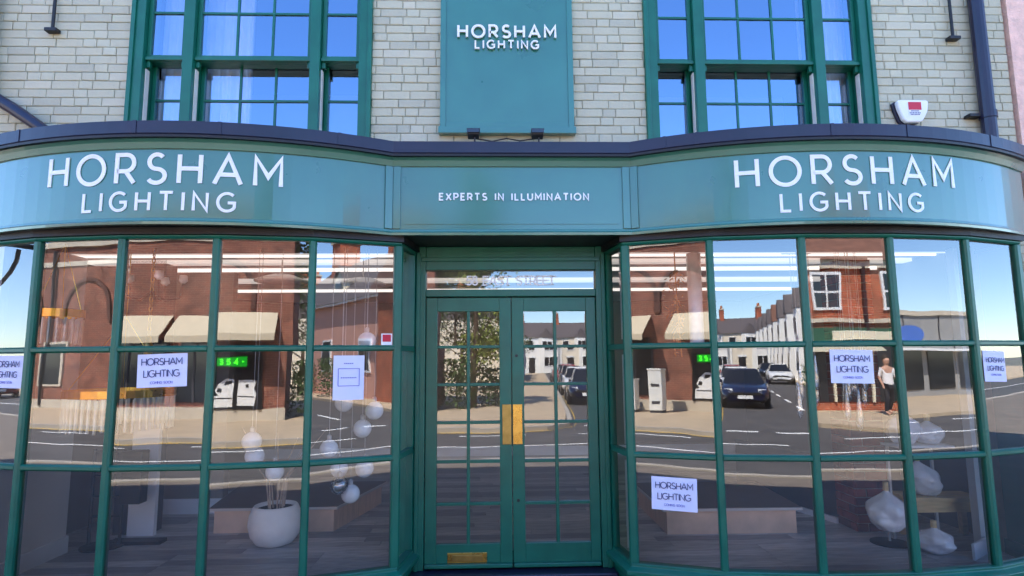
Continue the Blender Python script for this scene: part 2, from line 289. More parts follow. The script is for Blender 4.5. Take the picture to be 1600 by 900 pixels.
# ================================================================== the shop
shop = tag(empty('shop_building', (0, 0, 0)), 'sage brick shop with green bowed shopfront and two tripartite sash windows', 'shop')
XL, XR, TOP = -4.45, 4.43, 7.6
WC, WH, WZ0, WZ1 = 2.19, 1.015, 3.42, 5.30
fw = MB()
fw.box(XL, XR, .012, .30, 2.72, WZ0).box(XL, -WC-WH, .012, .30, WZ0+.001, WZ1).box(-WC+WH, WC-WH, .012, .30, WZ0+.001, WZ1).box(WC+WH, XR, .012, .30, WZ0+.001, WZ1).box(XL, XR, .012, .30, WZ1+.001, TOP)
fw.box(XL, -3.99, .012, .30, 0, 2.719).box(3.99, XR, .012, .30, 0, 2.719)
wall = fw.build('facade_wall', 'joint', shop)
MB().box(XL, XL+.25, .31, 8, 0, TOP).box(XR-.25, XR, .31, 8, 0, TOP).box(XL+.26, XR-.26, 7.7, 8, 0, TOP).box(XL+.26, XR-.26, .31, 7.69, 5.6, 5.8).build('outer_wall', 'inwall', shop)
MB().prism([(XL-.1, -.05), (XR+.1, -.05), (XR+.1, 8.1), (XL-.1, 8.1)], TOP+.001, TOP+.18).build('roof', 'roofing', shop)
# bricks, one by one where they are seen
def brick_mesh(name, L, H, seed, mat, c=.006, depth=.03):
    r = random.Random(seed); j = lambda a: (r.random()-.5)*a; v = []
    for y, i in ((depth, 0), (c*.7, 0), (0, c)):
        v += [(-L/2+i+j(.002)*(y == 0), y+j(.003)*(y == 0), i+j(.002)*(y == 0)), (L/2-i+j(.002)*(y == 0), y+j(.003)*(y == 0), i+j(.002)*(y == 0)), (L/2-i, y+j(.003)*(y == 0), H-i+j(.002)*(y == 0)), (-L/2+i, y+j(.003)*(y == 0), H-i+j(.002)*(y == 0))]
    f = [(8, 9, 10, 11)]+[(4+i, 4+(i+1) % 4, 8+(i+1) % 4, 8+i) for i in range(4)]+[(i, (i+1) % 4, 4+(i+1) % 4, 4+i) for i in range(4)]
    return MB().add(v, f), mat
BR = {}
for L in (.2195, .1075):
    BR[L] = [brick_mesh('brick', L, .0700, int(L*1000)+k, 'wall')[0] for k in range(6)]
BM = {L: [b.mesh('brick', ('wall', 'wall', 'wall', 'wall_b', 'wall_c', 'wall')[k]) for k, b in enumerate(BR[L])] for L in BR}
spots = []
for k in range(0, int(TOP/.075)):
    z = k*.075; x = XL+.004-random.random()*.12; run = 0
    while x < XR:
        L = .2195 if (random.random() < .70 if run == 0 else random.random() < .62) else .1075
        a, b = max(x, XL+.004), min(x+L, XR-.004); x += L+.005; run = 1
        segs = [(a, b)]
        if z+.07 > WZ0 and z < WZ1:
            for w0, w1 in ((-WC-WH, -WC+WH), (WC-WH, WC+WH)):
                segs = [q for s0, s1 in segs for q in ((s0, min(s1, w0)), (max(s0, w1), s1)) if q[1]-q[0] > .02]
        if z < 2.75:
            segs = [q for s0, s1 in segs for q in ((s0, min(s1, -3.995)), (max(s0, 3.995), s1)) if q[1]-q[0] > .02]
        for s0, s1 in segs:
            if s1-s0 > .02: spots.append((s0, s1, z, L))
seen = [q for q in spots if 3.58 < q[2] < 5.0 and not (q[0] > -.57 and q[1] < .52 and q[2] > 3.62)]
seen.sort(key=lambda q: (q[2] > 4.92, -q[1]+q[0])); seen = set(seen[:300]); rest = MB()
for q in spots:
    s0, s1, z, L = q; i = random.randrange(6); sc = (s1-s0)/L; y = -.004+random.random()*.005
    if q in seen:
        o = inst(BM[L][i], 'brick', ((s0+s1)/2, y, z+.0025), wall, rot=(0, (random.random()-.5)*.008, 0), scale=(sc, 1, 1))
    elif not (s0 > -3.9 and s1 < 3.9 and 2.72 < z < 3.25):
        rest.add([((s0+s1)/2+v[0]*sc, y+v[1], z+.003+v[2]) for v in BR[L][i].v], BR[L][i].f)
rest.build('brickwork', 'wall', wall, kind='stuff')

# ---- bay geometry
FX0, FX1, FYE, FYA = .905, 3.895, -.47, -.84
FR = ((1.495)**2+(FYA-FYE)**2)/(2*abs(FYA-FYE)); FCY = FYA+FR
def farc(s, n=28, off=0.):
    t1 = math.asin(1.495/FR); t2 = math.asin(1.68/FR); a0, a1 = (-t2, t1) if s < 0 else (-t1, t2)
    return [(s*2.4+(FR+off)*math.sin(a0+(a1-a0)*i/n), FCY-(FR+off)*math.cos(a0+(a1-a0)*i/n)) for i in range(n+1)]
PATH = [(-4.13, -.004)]+farc(-1)+farc(1)+[(4.13, -.004)]
def sweep(mb, path, prof):
    P = [Vector(p) for p in path]; n = len(P); m = len(prof); b = len(mb.v)
    for i in range(n):
        d1 = (P[i]-P[i-1]).normalized() if i else (P[1]-P[0]).normalized(); d2 = (P[i+1]-P[i]).normalized() if i < n-1 else d1
        n1 = Vector((d1.y, -d1.x)); n2 = Vector((d2.y, -d2.x)); q = (n1+n2).normalized(); k = 1/max(.35, q.dot(n1))
        mb.v += [(P[i].x+q.x*k*o, P[i].y+q.y*k*o, z) for o, z in prof]
    for i in range(n-1): mb.f += [(b+i*m+k, b+(i+1)*m+k, b+(i+1)*m+(k+1) % m, b+i*m+(k+1) % m) for k in range(m)]
    mb.f += [tuple(b+k for k in range(m)), tuple(b+(n-1)*m+k for k in range(m-1, -1, -1))]
    return mb
fascia = sweep(MB(), PATH, [(-.04, 2.70), (0, 2.70), (0, 3.30), (-.04, 3.30)]).build('fascia', 'fascia', shop)
sweep(MB(), PATH, [(.001, 3.225), (.014, 3.225), (.020, 3.24), (.030, 3.265), (.05, 3.298), (.001, 3.298)]).build('top_moulding', 'fascia', fascia)
sweep(MB(), PATH, [(.001, 2.694), (.020, 2.694), (.022, 2.712), (.012, 2.722), (.010, 2.738), (.001, 2.742)]).build('bottom_moulding', 'fascia', fascia)
sweep(MB(), PATH, [(-.05, 3.302), (.075, 3.302), (.082, 3.31), (.082, 3.395), (.07, 3.398), (.068, 3.34), (-.05, 3.34)]).build('gutter', 'gutter', shop)
sweep(MB(), PATH, [(.051, 3.283), (.079, 3.283), (.079, 3.3012), (.051, 3.3012)]).build('gutter_shade_strip', 'iron', shop)  # black strip added as the shadow line beneath the gutter
for t in (-.40, -.33, -.05, .12, .36):
    for s in (-1, 1):
        p = (s*2.4+(FR+.0835)*math.sin(t), FCY-(FR+.0835)*math.cos(t)); MB().bar((p[0]-.012*math.cos(t), p[1]-.012*math.sin(t)), (p[0]+.012*math.cos(t), p[1]+.012*math.sin(t)), .006, 3.308, 3.396).build('gutter_joint', 'gutter', shop)
for s in (-1, 1):
    x0, x1 = sorted((s*.845, s*.955)); y1 = FYE
    t0 = -math.asin(1.495/FR)
    pm_ = MB().box(min(s*.84, s*.893), max(s*.84, s*.893), FYE-.016, FYE-.001, 2.745, 3.222)
    a = (s*.905, FYE); b = (s*(.905+.055*math.cos(t0)), FYE+.055*math.sin(t0))
    if s < 0: a, b = b, a
    pm_.bar(a, b, .015, 2.745, 3.222, .0085).build('fascia_strip', 'fascia', fascia)
MB().box(-.80, .80, FYE-.006, FYE-.001, 2.78, 2.786).build('panel_bead', 'fascia', fascia)
# fascia lettering
def fascia_text(s, text, cap, w, sw, z, dt):
    for x, mb in letters(text, cap, w, sw, .001, .006):
        t = x/FR+dt; o = mb.build('letter', 'letter', fascia); o.location = (s*2.4+FR*math.sin(t), FCY-FR*math.cos(t), z); o.rotation_euler = (0, 0, t)
for s, dt in ((-1, -.0097), (1, .0028)):
    fascia_text(s, 'HORSHAM', .229, 1.64, .029, 2.969, dt); fascia_text(s, 'LIGHTING', .144, 1.05, .020, 2.783, dt)
for x, mb in letters('EXPERTS IN ILLUMINATION', .060, 1.135, .0105, .001, .010):
    o = mb.build('letter', 'letter', fascia); o.location = (x+.015, FYE, 2.960)
# lead roof over the bays and soffit under the fascia, coloured black for its shade
for s in (-1, 1):
    a = farc(s, 14, -.05)
    MB().prism(a+[(a[-1][0], .008), (a[0][0], .008)], 3.345, 3.358).build('bay_roof', 'roofing', shop)
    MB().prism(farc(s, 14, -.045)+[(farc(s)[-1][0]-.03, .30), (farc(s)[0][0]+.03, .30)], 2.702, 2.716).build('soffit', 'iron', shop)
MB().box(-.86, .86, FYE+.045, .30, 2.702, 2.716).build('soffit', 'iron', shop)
MB().prism([(-.9, FYE+.05), (.9, FYE+.05), (.9, .008), (-.9, .008)], 3.346, 3.357).build('bay_roof', 'roofing', shop)

# ---- bowed shop windows
MX = [.86, 1.44, 2.08, 2.73, 3.37, 3.94]; GR = 4.53; GCY = -.70+GR
gy = lambda x: GCY-math.sqrt(GR**2-(x-2.40)**2)+(.035 if abs(x-2.4) > 1.5 else 0)
ZR = [.315, 1.07, 1.86, 2.635]
PANES = {}
for s in (-1, 1):
    pts = sorted([(s*x, gy(x)) for x in MX])
    bay = empty('bay_window', (s*2.4, -.5, 0), shop)
    outer = [(s*3.985, -.005)] ; inner = [(s*.80, .02)]
    path = (outer+pts+inner) if s < 0 else (inner+pts+outer)
    sweep(MB(), path, [(-.05, 2.625), (.02, 2.625), (.03, 2.640), (.03, 2.651), (-.05, 2.651)]).build('head', 'green', bay, bev=.004)
    sweep(MB(), path, [(-.04, 2.652), (.05, 2.652), (.05, 2.6995), (-.04, 2.6995)]).build('head_shade_strip', 'iron', bay)  # black strip added for the deep shade between fascia and window head
    sweep(MB(), path, [(-.05, .245), (.075, .245), (.075, .275), (.03, .295), (.03, .315), (-.05, .315)]).build('sill', 'green', bay, bev=.004)
    sweep(MB(), path, [(-.05, -.01), (.012, -.01), (.012, .244), (-.05, .244)]).build('stall_riser', 'green', bay)
    sweep(MB(), path, [(.013, -.01), (.03, -.01), (.03, .10), (.024, .112), (.013, .112)]).build('plinth_board', 'green', bay)
    for i, p in enumerate(pts):
        q0, q1 = pts[max(0, i-1)], pts[min(5, i+1)]; d = (Vector(q1)-Vector(q0)).normalized(); w = .033 if i in (0, 5) else .026
        mb = MB(); P = Vector(p); n = Vector((d.y, -d.x))
        prof = [(-w, -.045), (w, -.045), (w, .010), (w*.6, .024), (-w*.6, .024), (-w, .010)]
        mb.prism([tuple(P+d*a+n*b) for a, b in prof][::-1], .314, 2.626).build('mullion', 'green', bay, bev=.003)
    for i in range(5):
        a, b = Vector(pts[i]), Vector(pts[i+1]); d = (b-a).normalized(); n = Vector((d.y, -d.x)); a2, b2 = a+d*.024, b-d*.024
        PANES[(s, i)] = (a, b, d, n)
        for z in ZR[1:3]:
            mb = MB(); prof = [(-.04, -.021), (.008, -.021), (.021, -.010), (.021, .010), (.008, .021), (-.04, .021)]
            mb.v = [(*(q+n*o), z+h) for q in (a2, b2) for o, h in prof]; m = len(prof)
            mb.f = [(k, m+k, m+(k+1) % m, (k+1) % m) for k in range(m)]+[tuple(range(m)), tuple(range(2*m-1, m-1, -1))]
            mb.build('rail', 'green', bay)
        for j in range(3):
            t = (random.random()-.5)*.004; za, zb = ZR[j]+.005, ZR[j+1]-.005
            g = MB(); c = [a2+n*t, b2-n*t]
            g.hexa([(*(c[0]-n*.006), za), (*(c[1]-n*.006), za), (*(c[1]-n*.011), za), (*(c[0]-n*.011), za), (*(c[0]-n*.006), zb), (*(c[1]-n*.006), zb), (*(c[1]-n*.011), zb), (*(c[0]-n*.011), zb)])
            g.f = g.f[2:3]                                     # a pane is one sheet so that light crosses it once
            g.build('pane', 'glass', bay)
            for q, (e0, e1) in enumerate(((za, za+.012), (zb-.012, zb))):     # putty bead behind the pane
                pass
    # glazed return beside the door
    e = (s*.86, gy(.86)); dfr = (s*.80, .02); seg = (e, dfr) if s > 0 else (dfr, e)
    if s > 0: seg = (dfr, e)
    for z in ZR[1:3]: MB().bar(*seg, .05, z-.02, z+.02).build('rail', 'green', bay)
    A, B = Vector(seg[0]), Vector(seg[1]); mid = (A+B)/2; dd = (B-A).normalized()
    MB().bar(tuple(A), tuple(A+dd*.06), .05, .316, 2.624).build('stile', 'green', bay)
    MB().add([(*(A+dd*.06), .316), (*B, .316), (*B, 2.624), (*(A+dd*.06), 2.624)], [(0, 1, 2, 3)]).build('return_pane', 'glass', bay)
    for z0, z1, dx in ((.36, 1.0, .0), (1.12, 1.8, .004), (1.92, 2.6, .004)):
        p = A+dd*.24; MB().bar((p.x+s*.03+dx*s, p.y), (p.x+s*.036+dx*s, p.y+.02), .03, z0, z1).build('return_bead', 'shaftw', bay)
    e = (s*3.94, gy(3.94)); MB().bar(*(sorted([e, (s*3.985, -.01)])), .05, .316, 2.624, 0).build('end_post', 'green', bay)

# ---- door, frame, transom
df = MB(); 
for s in (-1, 1):
    x0, x1 = sorted((s*.700, s*.80)); df.box(x0, x1, 0, .12, .1495, 2.70)
    x0, x1 = sorted((s*.742, s*.775)); df.box(x0, x1, -.018, -.001, .1495, 2.64)
df.box(-.699, .699, .0, .12, 2.505, 2.70).box(-.699, .699, .004, .12, 2.285, 2.345).box(-.738, .738, -.014, -.001, 2.575, 2.61)
frame = df.build('door_frame', 'green', shop, bev=.005)
MB().add([(-.698, .05, 2.346), (.698, .05, 2.346), (.698, .05, 2.504), (-.698, .05, 2.504)], [(0, 1, 2, 3)]).build('transom_pane', 'glass', frame)
lt = MB()
for x, mb in letters('58 EAST STREET', .084, .745, .0125, 0, .0015, serif=1):
    lt.add([(v[0]+x, v[1]+.048, v[2]+2.380) for v in mb.v], mb.f)
lt.build('lettering', 'letter', frame)
MB().box(-.80, .80, -.12, .30, 0, .148).build('doorstep', 'gutter', shop, bev=.01)
ROWS = [.334, .636, .962, 1.268, 1.57, 1.875, 2.165]
for s in (-1, 1):
    x0, x1 = (-.695, -.003) if s < 0 else (.003, .695); g0, g1 = (-.605, -.099) if s < 0 else (.100, .617)
    lf = MB(); lf.box(x0, g0, .03, .075, .155, 2.278).box(g1, x1, .03, .075, .155, 2.278).box(g0+.0005, g1-.0005, .0305, .0745, .155, ROWS[0]).box(g0+.0005, g1-.0005, .0305, .0745, ROWS[-1], 2.278)
    leaf = lf.build('door', 'green', shop, bev=.003)
    MB().box(x0+.004, x1-.004, -.012, .029, .165, .195).build('weather_bar', 'green', leaf, bev=.006)
    gm = (g0+g1)/2
    MB().box(gm-.013, gm+.013, .034, .072, ROWS[0]-.002, ROWS[-1]+.002).build('glazing_bar', 'green', leaf, bev=.003)
    for z in ROWS[1:-1]:
        for a, b in ((g0, gm-.0135), (gm+.0135, g1)): MB().box(a, b, .036, .070, z-.012, z+.012).build('glazing_bar', 'green', leaf, bev=.003)
    for i in range(6):
        for a, b in ((g0, gm-.013), (gm+.013, g1)):
            t = (random.random()-.5)*.0012
            MB().add([(a, .056+t, ROWS[i]), (b, .056-t, ROWS[i]), (b, .056-t, ROWS[i+1]), (a, .056+t, ROWS[i+1])], [(0, 1, 2, 3)]).build('pane', 'glass', leaf)
    a, b = (-.078, -.006) if s < 0 else (.007, .082)
    MB().box(a, b, .022, .029, 1.095, 1.41).build('push_plate', 'brass_d' if s < 0 else 'brass', leaf, bev=.002)
    if s < 0:
        lb = MB().box(-.515, -.205, .021, .029, .196, .272).build('letter_plate', 'brass', leaf, bev=.003)
        MB().box(-.48, -.24, .014, .0205, .208, .258).build('letter_flap', 'brass_d', lb, bev=.003)
    else:
        MB().lathe([(.012, 0), (.012, .006)], (0, 0, 0), 12).build('keyhole', 'iron', leaf).matrix_basis = Matrix.Translation((.04, .03, 1.80)) @ Matrix.Rotation(PI/2, 4, 'X')
        MB().lathe([(.012, 0), (.012, .006)], (0, 0, 0), 12).build('keyhole', 'iron', leaf).matrix_basis = Matrix.Translation((.045, .03, .66)) @ Matrix.Rotation(PI/2, 4, 'X')

# ---- tripartite sash windows
def sash_window(cx):
    w = empty('sash_window', (cx, 0, WZ0), shop)
    f = MB(); fw_, po, na = .11, .085, .33; X = [cx-WH, cx-WH+fw_, cx-WH+fw_+na, cx-WH+fw_+na+po]; Xr = [2*cx-x for x in X][::-1]
    for a, b in ((X[0], X[1]), (X[2], X[3]), (Xr[0], Xr[1]), (Xr[2], Xr[3])): f.box(a, b, -.022, .20, WZ0, WZ1)
    f.box(cx-WH, cx+WH, .201, .24, WZ0, WZ0+.05).box(cx-WH, cx+WH, .201, .24, WZ1-.05, WZ1)
    for a, b in ((X[0], X[0]+.035), (Xr[3]-.035, Xr[3])): MB().box(a, b, -.04, -.023, WZ0, WZ1).build('frame_bead', 'green', w, bev=.004)
    f.build('frame', 'green', w, bev=.004)
    MB().box(cx-WH-.03, cx+WH+.03, -.06, .2, WZ0-.08, WZ0-.001).build('sill', 'green', w, bev=.005)
    MR = 4.35
    for (a, b), cols in (((X[1], X[2]), 1), ((X[3], Xr[0]), 3), ((Xr[1], Xr[2]), 1)):
        a += .002; b -= .002
        for (y0, z0, z1, zb, bot, top) in ((.028, MR-.03, WZ1-.01, (4.765, 5.10), .055, .05), (.135, WZ0+.005, MR+.03, (4.02,), .075, .055)):
            sm = MB(); st = .034; y1 = y0+.042
            sm.box(a, a+st, y0, y1, z0, z1).box(b-st, b, y0, y1, z0, z1).box(a+st+.0005, b-st-.0005, y0+.001, y1-.001, z0, z0+bot).box(a+st+.0005, b-st-.0005, y0+.001, y1-.001, z1-top, z1)
            if bot < .06:                                    # horns under the upper sash
                for u in (a, b-st): sm.box(u+.002, u+st-.002, y0+.002, y1-.002, z0-.055, z0-.001)
                sm.box(a, b, y0-.022, y0-.0005, z0, z0+.03).box(a, b, y1+.0005, .132, z0, z0+.028)
            sash = sm.build('sash', 'green', w, bev=.003)
            zs = [z0+bot]+[z for z in zb]+[z1-top]; xs = [a+st+(b-a-2*st)*k/cols for k in range(cols+1)]
            for z in zs[1:-1]: MB().box(a+st, b-st, y0+.008, y1-.006, z-.009, z+.009).build('glazing_bar', 'green', sash) if False else MB().box(a+st, b-st, y0+.008, y1-.006, z-.009, z+.009).build('glazing_bar', 'green', w)
            for x in xs[1:-1]: MB().box(x-.009, x+.009, y0+.010, y1-.008, zs[0], zs[-1]).build('glazing_bar', 'green', w)
            for i in range(cols):
                for j in range(len(zs)-1):
                    t = (random.random()-.5)*.002; t2 = (random.random()-.5)*.003
                    MB().add([(xs[i], y0+.02+t-t2, zs[j]), (xs[i+1], y0+.02-t-t2, zs[j]), (xs[i+1], y0+.02-t+t2, zs[j+1]), (xs[i], y0+.02+t+t2, zs[j+1])], [(0, 1, 2, 3)]).build('pane', 'glass_up', w)
        for u0, u1 in ((a-.0015, a+.006), (b-.006, b+.0015)):         # pale sash channel below the horns
            MB().box(u0, u1, .030, .080, WZ0+.01, MR-.10).build('sash_channel', 'shaftw', w)
    # room behind
    return w
sash_window(-WC); sash_window(WC)
MB().box(-4.15, 4.15, 3.4, 3.5, 3.0, 5.59).build('room_wall', 'greywall', shop)
MB().box(-4.18, 4.18, .32, 3.39, 3.0, 3.1).build('room_floor', 'darkwall', shop)
def curtain(x0, x1, label):
    mb = MB(); n = 60
    for i in range(n+1):
        x = x0+(x1-x0)*i/n; y = .30+.02*math.sin(i*1.05)+.012*math.sin(i*.37+1); mb.v += [(x, y, 3.15), (x+.004*math.sin(i), y, 5.35)]
    mb.f = [(2*i, 2*i+2, 2*i+3, 2*i+1) for i in range(n)]
    o = mb.build('curtain', 'curtain', None, smooth=True); sol = o.modifiers.new('t', 'SOLIDIFY'); sol.thickness = .003
    tag(o, label, 'curtain', 'sheer curtains behind the sash windows')
curtain(-3.12, -2.30, 'white sheer curtain drawn aside in the sash window beside the diagonal drainpipe')
curtain(2.72, 3.18, 'white sheer curtain in the sash window beside the alarm box')
# ---- rainwater pipes
MB().tube([(4.13, -.07, 7.4), (4.13, -.07, 3.60), (4.13, -.07, 3.37)], .058, 14).build('downpipe', 'gutter', shop, smooth=False)
for z in (3.80, 5.4): MB().lathe([(.066, 0), (.066, .06)], (4.13, -.07, z), 16).build('pipe_collar', 'gutter', shop); MB().box(3.97, 4.075, -.075, .0, z+.02, z+.045).build('pipe_bracket', 'iron', shop)
MB().tube([(-4.33, -.08, 7.4), (-4.33, -.08, 4.10), (-4.28, -.08, 3.97), (-4.05, -.09, 3.83), (-3.80, -.10, 3.66), (-3.74, -.10, 3.36)], .05, 14).build('downpipe', 'gutter', shop)
MB().lathe([(.066, 0), (.066, .07)], (-4.33, -.08, 4.08), 16).build('pipe_collar', 'gutter', shop); MB().lathe([(.066, 0), (.066, .07)], (-4.33, -.08, 4.20), 16).build('pipe_collar', 'gutter', shop)

# ================================================================== things on the facade
sg = tag(empty('sign_board', (-.0215, 0, 3.65)), 'tall green sign board with raised white lettering between the sash windows', 'sign')
MB().box(-.585, .542, -.045, -.006, 3.712, 5.62).build('panel', 'fascia', sg, bev=.003)
fr = MB(); fr.box(-.588, -.540, -.058, -.0455, 3.712, 5.62).box(.497, .545, -.058, -.0455, 3.712, 5.62).box(-.5395, .4965, -.0575, -.0455, 3.712, 3.752); fr.build('border_moulding', 'fascia', sg, bev=.004)
MB().box(-.600, .557, -.075, -.006, 3.652, 3.711).build('ledge', 'fascia', sg, bev=.004)
for text, cap, w, sw, z in (('HORSHAM', .125, .850, .020, 4.497), ('LIGHTING', .082, .553, .0135, 4.400)):
    for x, mb in letters(text, cap, w, sw, .012, .026):
        o = mb.build('letter', 'letter_edge', sg); o.matrix_basis = Matrix.Translation((x-.020, -.046, z))
for x, lb in ((-.305, 'small black floodlight under the green sign board, on the side of the curtained sash window'), (.225, 'small black floodlight under the green sign board, on the side of the alarm box')):
    fl = tag(empty('floodlight', (x, -.12, 3.40)), lb, 'floodlight', 'floodlights under the sign board')
    MB().hexa([(x-.045, -.16, 3.605), (x+.045, -.16, 3.605), (x+.045, -.10, 3.585), (x-.045, -.10, 3.585), (x-.055, -.175, 3.655), (x+.055, -.175, 3.655), (x+.055, -.095, 3.645), (x-.055, -.095, 3.645)]).build('head', 'iron', fl, bev=.003)
    MB().tube([(x+.01, -.13, 3.592), (x+.012, -.12, 3.5), (x+.012, -.11, 3.36)], .008, 8).build('stalk', 'iron', fl)
    MB().box(x-.05, x+.05, -.178, -.172, 3.618, 3.65).build('lens', 'darkglass', fl)
MB().tube([(-.30, -.085, 3.60), (-.15, -.085, 3.575), (-.03, -.085, 3.60), (.08, -.085, 3.58), (.22, -.085, 3.60)], .006, 6).build('power_cable', 'iron', sg)
al = tag(empty('alarm_box', (3.46, -.02, 3.76)), 'white intruder alarm box with red label above the gutter', 'alarm box')
pl = [(3.335, 3.95), (3.36, 3.965), (3.59, 3.965), (3.615, 3.95), (3.60, 3.86), (3.55, 3.775), (3.52, 3.765), (3.41, 3.765), (3.38, 3.79), (3.345, 3.89)]
MB().prismy(pl, -.075, -.030).build('cover', 'white', al, bev=.012)
MB().prismy([(3.475+(x-3.475)*1.03-.012, 3.86+(z-3.86)*1.03-.004) for x, z in pl], -.030, -.003).build('back_plate', 'gutter', al, bev=.004)
st = MB().box(3.425, 3.545, -.0775, -.0752, 3.825, 3.945).build('sticker', 'white', al); MB().box(3.428, 3.542, -.0785, -.0777, 3.872, 3.942).build('red_label', 'red', st)
mb = MB()
for i, (w, zz) in enumerate(((.075, 3.862), (.10, 3.845), (.085, 3.831))):
    for k in range(7): mb.box(3.485-w/2+w*k/7, 3.485-w/2+w*(k+.6)/7, -.0786, -.0778, zz-.005, zz+.005)
mb.build('small_print', 'blueprint', st)
for x, lb in ((-3.846, 'black iron rod with a flat foot fixed to the wall beside the diagonal drainpipe'), (3.922, 'black iron rod with a flat foot fixed to the wall beside the straight drainpipe')):
    rd = tag(empty('wall_rod', (x, -.03, 4.53)), lb, 'rod', 'iron rods on the upper wall')
    MB().tube([(x, -.035, 4.56), (x, -.035, 6.2)], .013, 10).build('rod', 'iron', rd); MB().box(x-.05, x+.05, -.065, -.006, 4.535, 4.565).build('foot', 'iron', rd, bev=.004)
nb = tag(empty('neighbour_building', (8.5, 0, 0)), 'pink roughcast building adjoining the shop beside the straight drainpipe', 'building')
MB().box(4.445, 13, -.03, 8, 0, 8.4).build('wall', 'pink', nb); MB().prismy([(4.3, 8.401), (13.1, 8.401), (13.1, 8.6), (4.3, 8.6)], -.2, 8.2).build('roof', 'roofing', nb)
for x in (6.5, 9.5): 
    MB().box(x-.5, x+.5, -.05, -.031, 4, 5.5).build('window', 'white', nb); MB().box(x-.44, x+.44, -.056, -.0505, 4.06, 5.44).build('pane', 'darkglass', nb)
MB().box(5.2, 12, -.06, -.031, .3, 2.8).build('shop_window', 'shopdark', nb)
nb2 = tag(empty('neighbour_building', (-8.5, 0, 0)), 'brick building adjoining the shop beside the diagonal drainpipe', 'building')
MB().box(-14, -4.465, -.02, 8, 0, 8.0).build('wall', 'hallbrick', nb2); MB().prismy([(-14.1, 8.001), (-4.35, 8.001), (-4.35, 8.2), (-14.1, 8.2)], -.2, 8.2).build('roof', 'roofing', nb2)
MB().box(-12, -5.2, -.05, -.021, .3, 2.8).build('shop_window', 'shopdark', nb2)
br = tag(empty('scroll_bracket', (-6.6, -.02, 2.2)), 'black wrought iron scroll bracket on the brick wall beyond the bow window', 'bracket')
mb = MB(); mb.tube([(-6.6, -.03, 2.1), (-6.6, -.03, 3.4)], .03, 8).tube([(-6.6, -.03, 3.1), (-6.6, -1.5, 3.1)], .03, 8).tube([(-6.6, -.05+-1.2*math.sin(t*PI/2/10), 2.2+.85*(1-math.cos(t*PI/2/10))) for t in range(11)], .022, 8)
mb.tube([(-6.6, -.45+.25*math.cos(t*.6)*(1-t/22), 2.78+.25*math.sin(t*.6)*(1-t/22)) for t in range(18)], .016, 6); mb.build('ironwork', 'iron', br)

# ================================================================== inside the shop
FZ = .2
floor = tag(MB().prism([(-4.19, .31), (4.19, .31), (4.19, 7.68), (-4.19, 7.68)], .05, .183).build('shop_floor', 'subfloor'), kind='structure')
for s in (-1, 1):
    pts = sorted([(s*x, gy(x)+.055) for x in MX]); MB().prism(pts+[(pts[-1][0], .309), (pts[0][0], .309)], .05, .183).build('subfloor', 'subfloor', floor)
PW = .135
pmesh = {}
def inner_x(y):                                        # spans of floor at depth y inside the front line
    if y >= .31: return [(-4.18, 4.18)]
    out = []
    for s in (-1, 1):
        lo, hi = None, None
        for k in range(0, 309):
            x = .87+k*.01
            if gy(x)+.06 < y:
                lo = x if lo is None else lo; hi = x
        if lo is not None and hi-lo > .3: out.append((lo, hi) if s > 0 else (-hi, -lo))
    return out
y = -.60; nr = 0
while y < 3.6:
    for x0, x1 in inner_x(y):
        x = x0-random.random()*1.1*(y >= .31)
        while x < x1:
            Lp = 1.2; a, b = max(x, x0), min(x+Lp, x1)
            if b-a > .05: 
                m = random.choice(('plank', 'plank', 'plank2', 'plank3')); key = (m, random.randrange(3))
                if key not in pmesh: pmesh[key] = MB().hexa([(-.6, 0, 0), (.6, 0, 0), (.6, PW-.004, 0), (-.6, PW-.004, 0), (-.599, .001, .016), (.599, .001, .016), (.599, PW-.005, .016), (-.599, PW-.005, .016)]).mesh('plank', m)
                inst(pmesh[key], 'plank', ((a+b)/2, y, .184), floor, scale=((b-a-.003)/1.2, 1, 1))
            x += Lp
    y += PW; nr += 1
MB().box(-4.18, 4.18, 3.62, 7.6, .184, .199).build('floor_boards_rear', 'plank', floor, kind='stuff')
ceil_ = tag(MB().box(-4.19, 4.19, .31, 7.68, 2.76, 2.90).build('ceiling', 'ceil'), kind='structure')
for yy, w_, m_ in ((.40, .10, 'raild'), (.62, .02, 'railw'), (.95, .14, 'raild'), (1.5, .03, 'railw'), (2.3, .2, 'raild'), (3.4, .05, 'railw')): MB().box(-4.09, 4.09, yy, yy+w_, 2.725, 2.759).build('lit_rail', m_, ceil_)
iw = tag(MB().box(-4.18, 4.18, 5.2, 5.3, FZ, 2.755).build('inner_wall', 'inwall'), kind='structure')
MB().box(-4.185, -4.10, .315, 5.19, FZ, 2.755).build('side_wall', 'inwall', iw); MB().box(4.10, 4.185, .315, 5.19, FZ, 2.755).build('side_wall', 'inwall', iw)
MB().box(-4.09, 4.09, 5.18, 5.199, FZ, FZ+.15).build('skirting_board', 'skirt', iw)
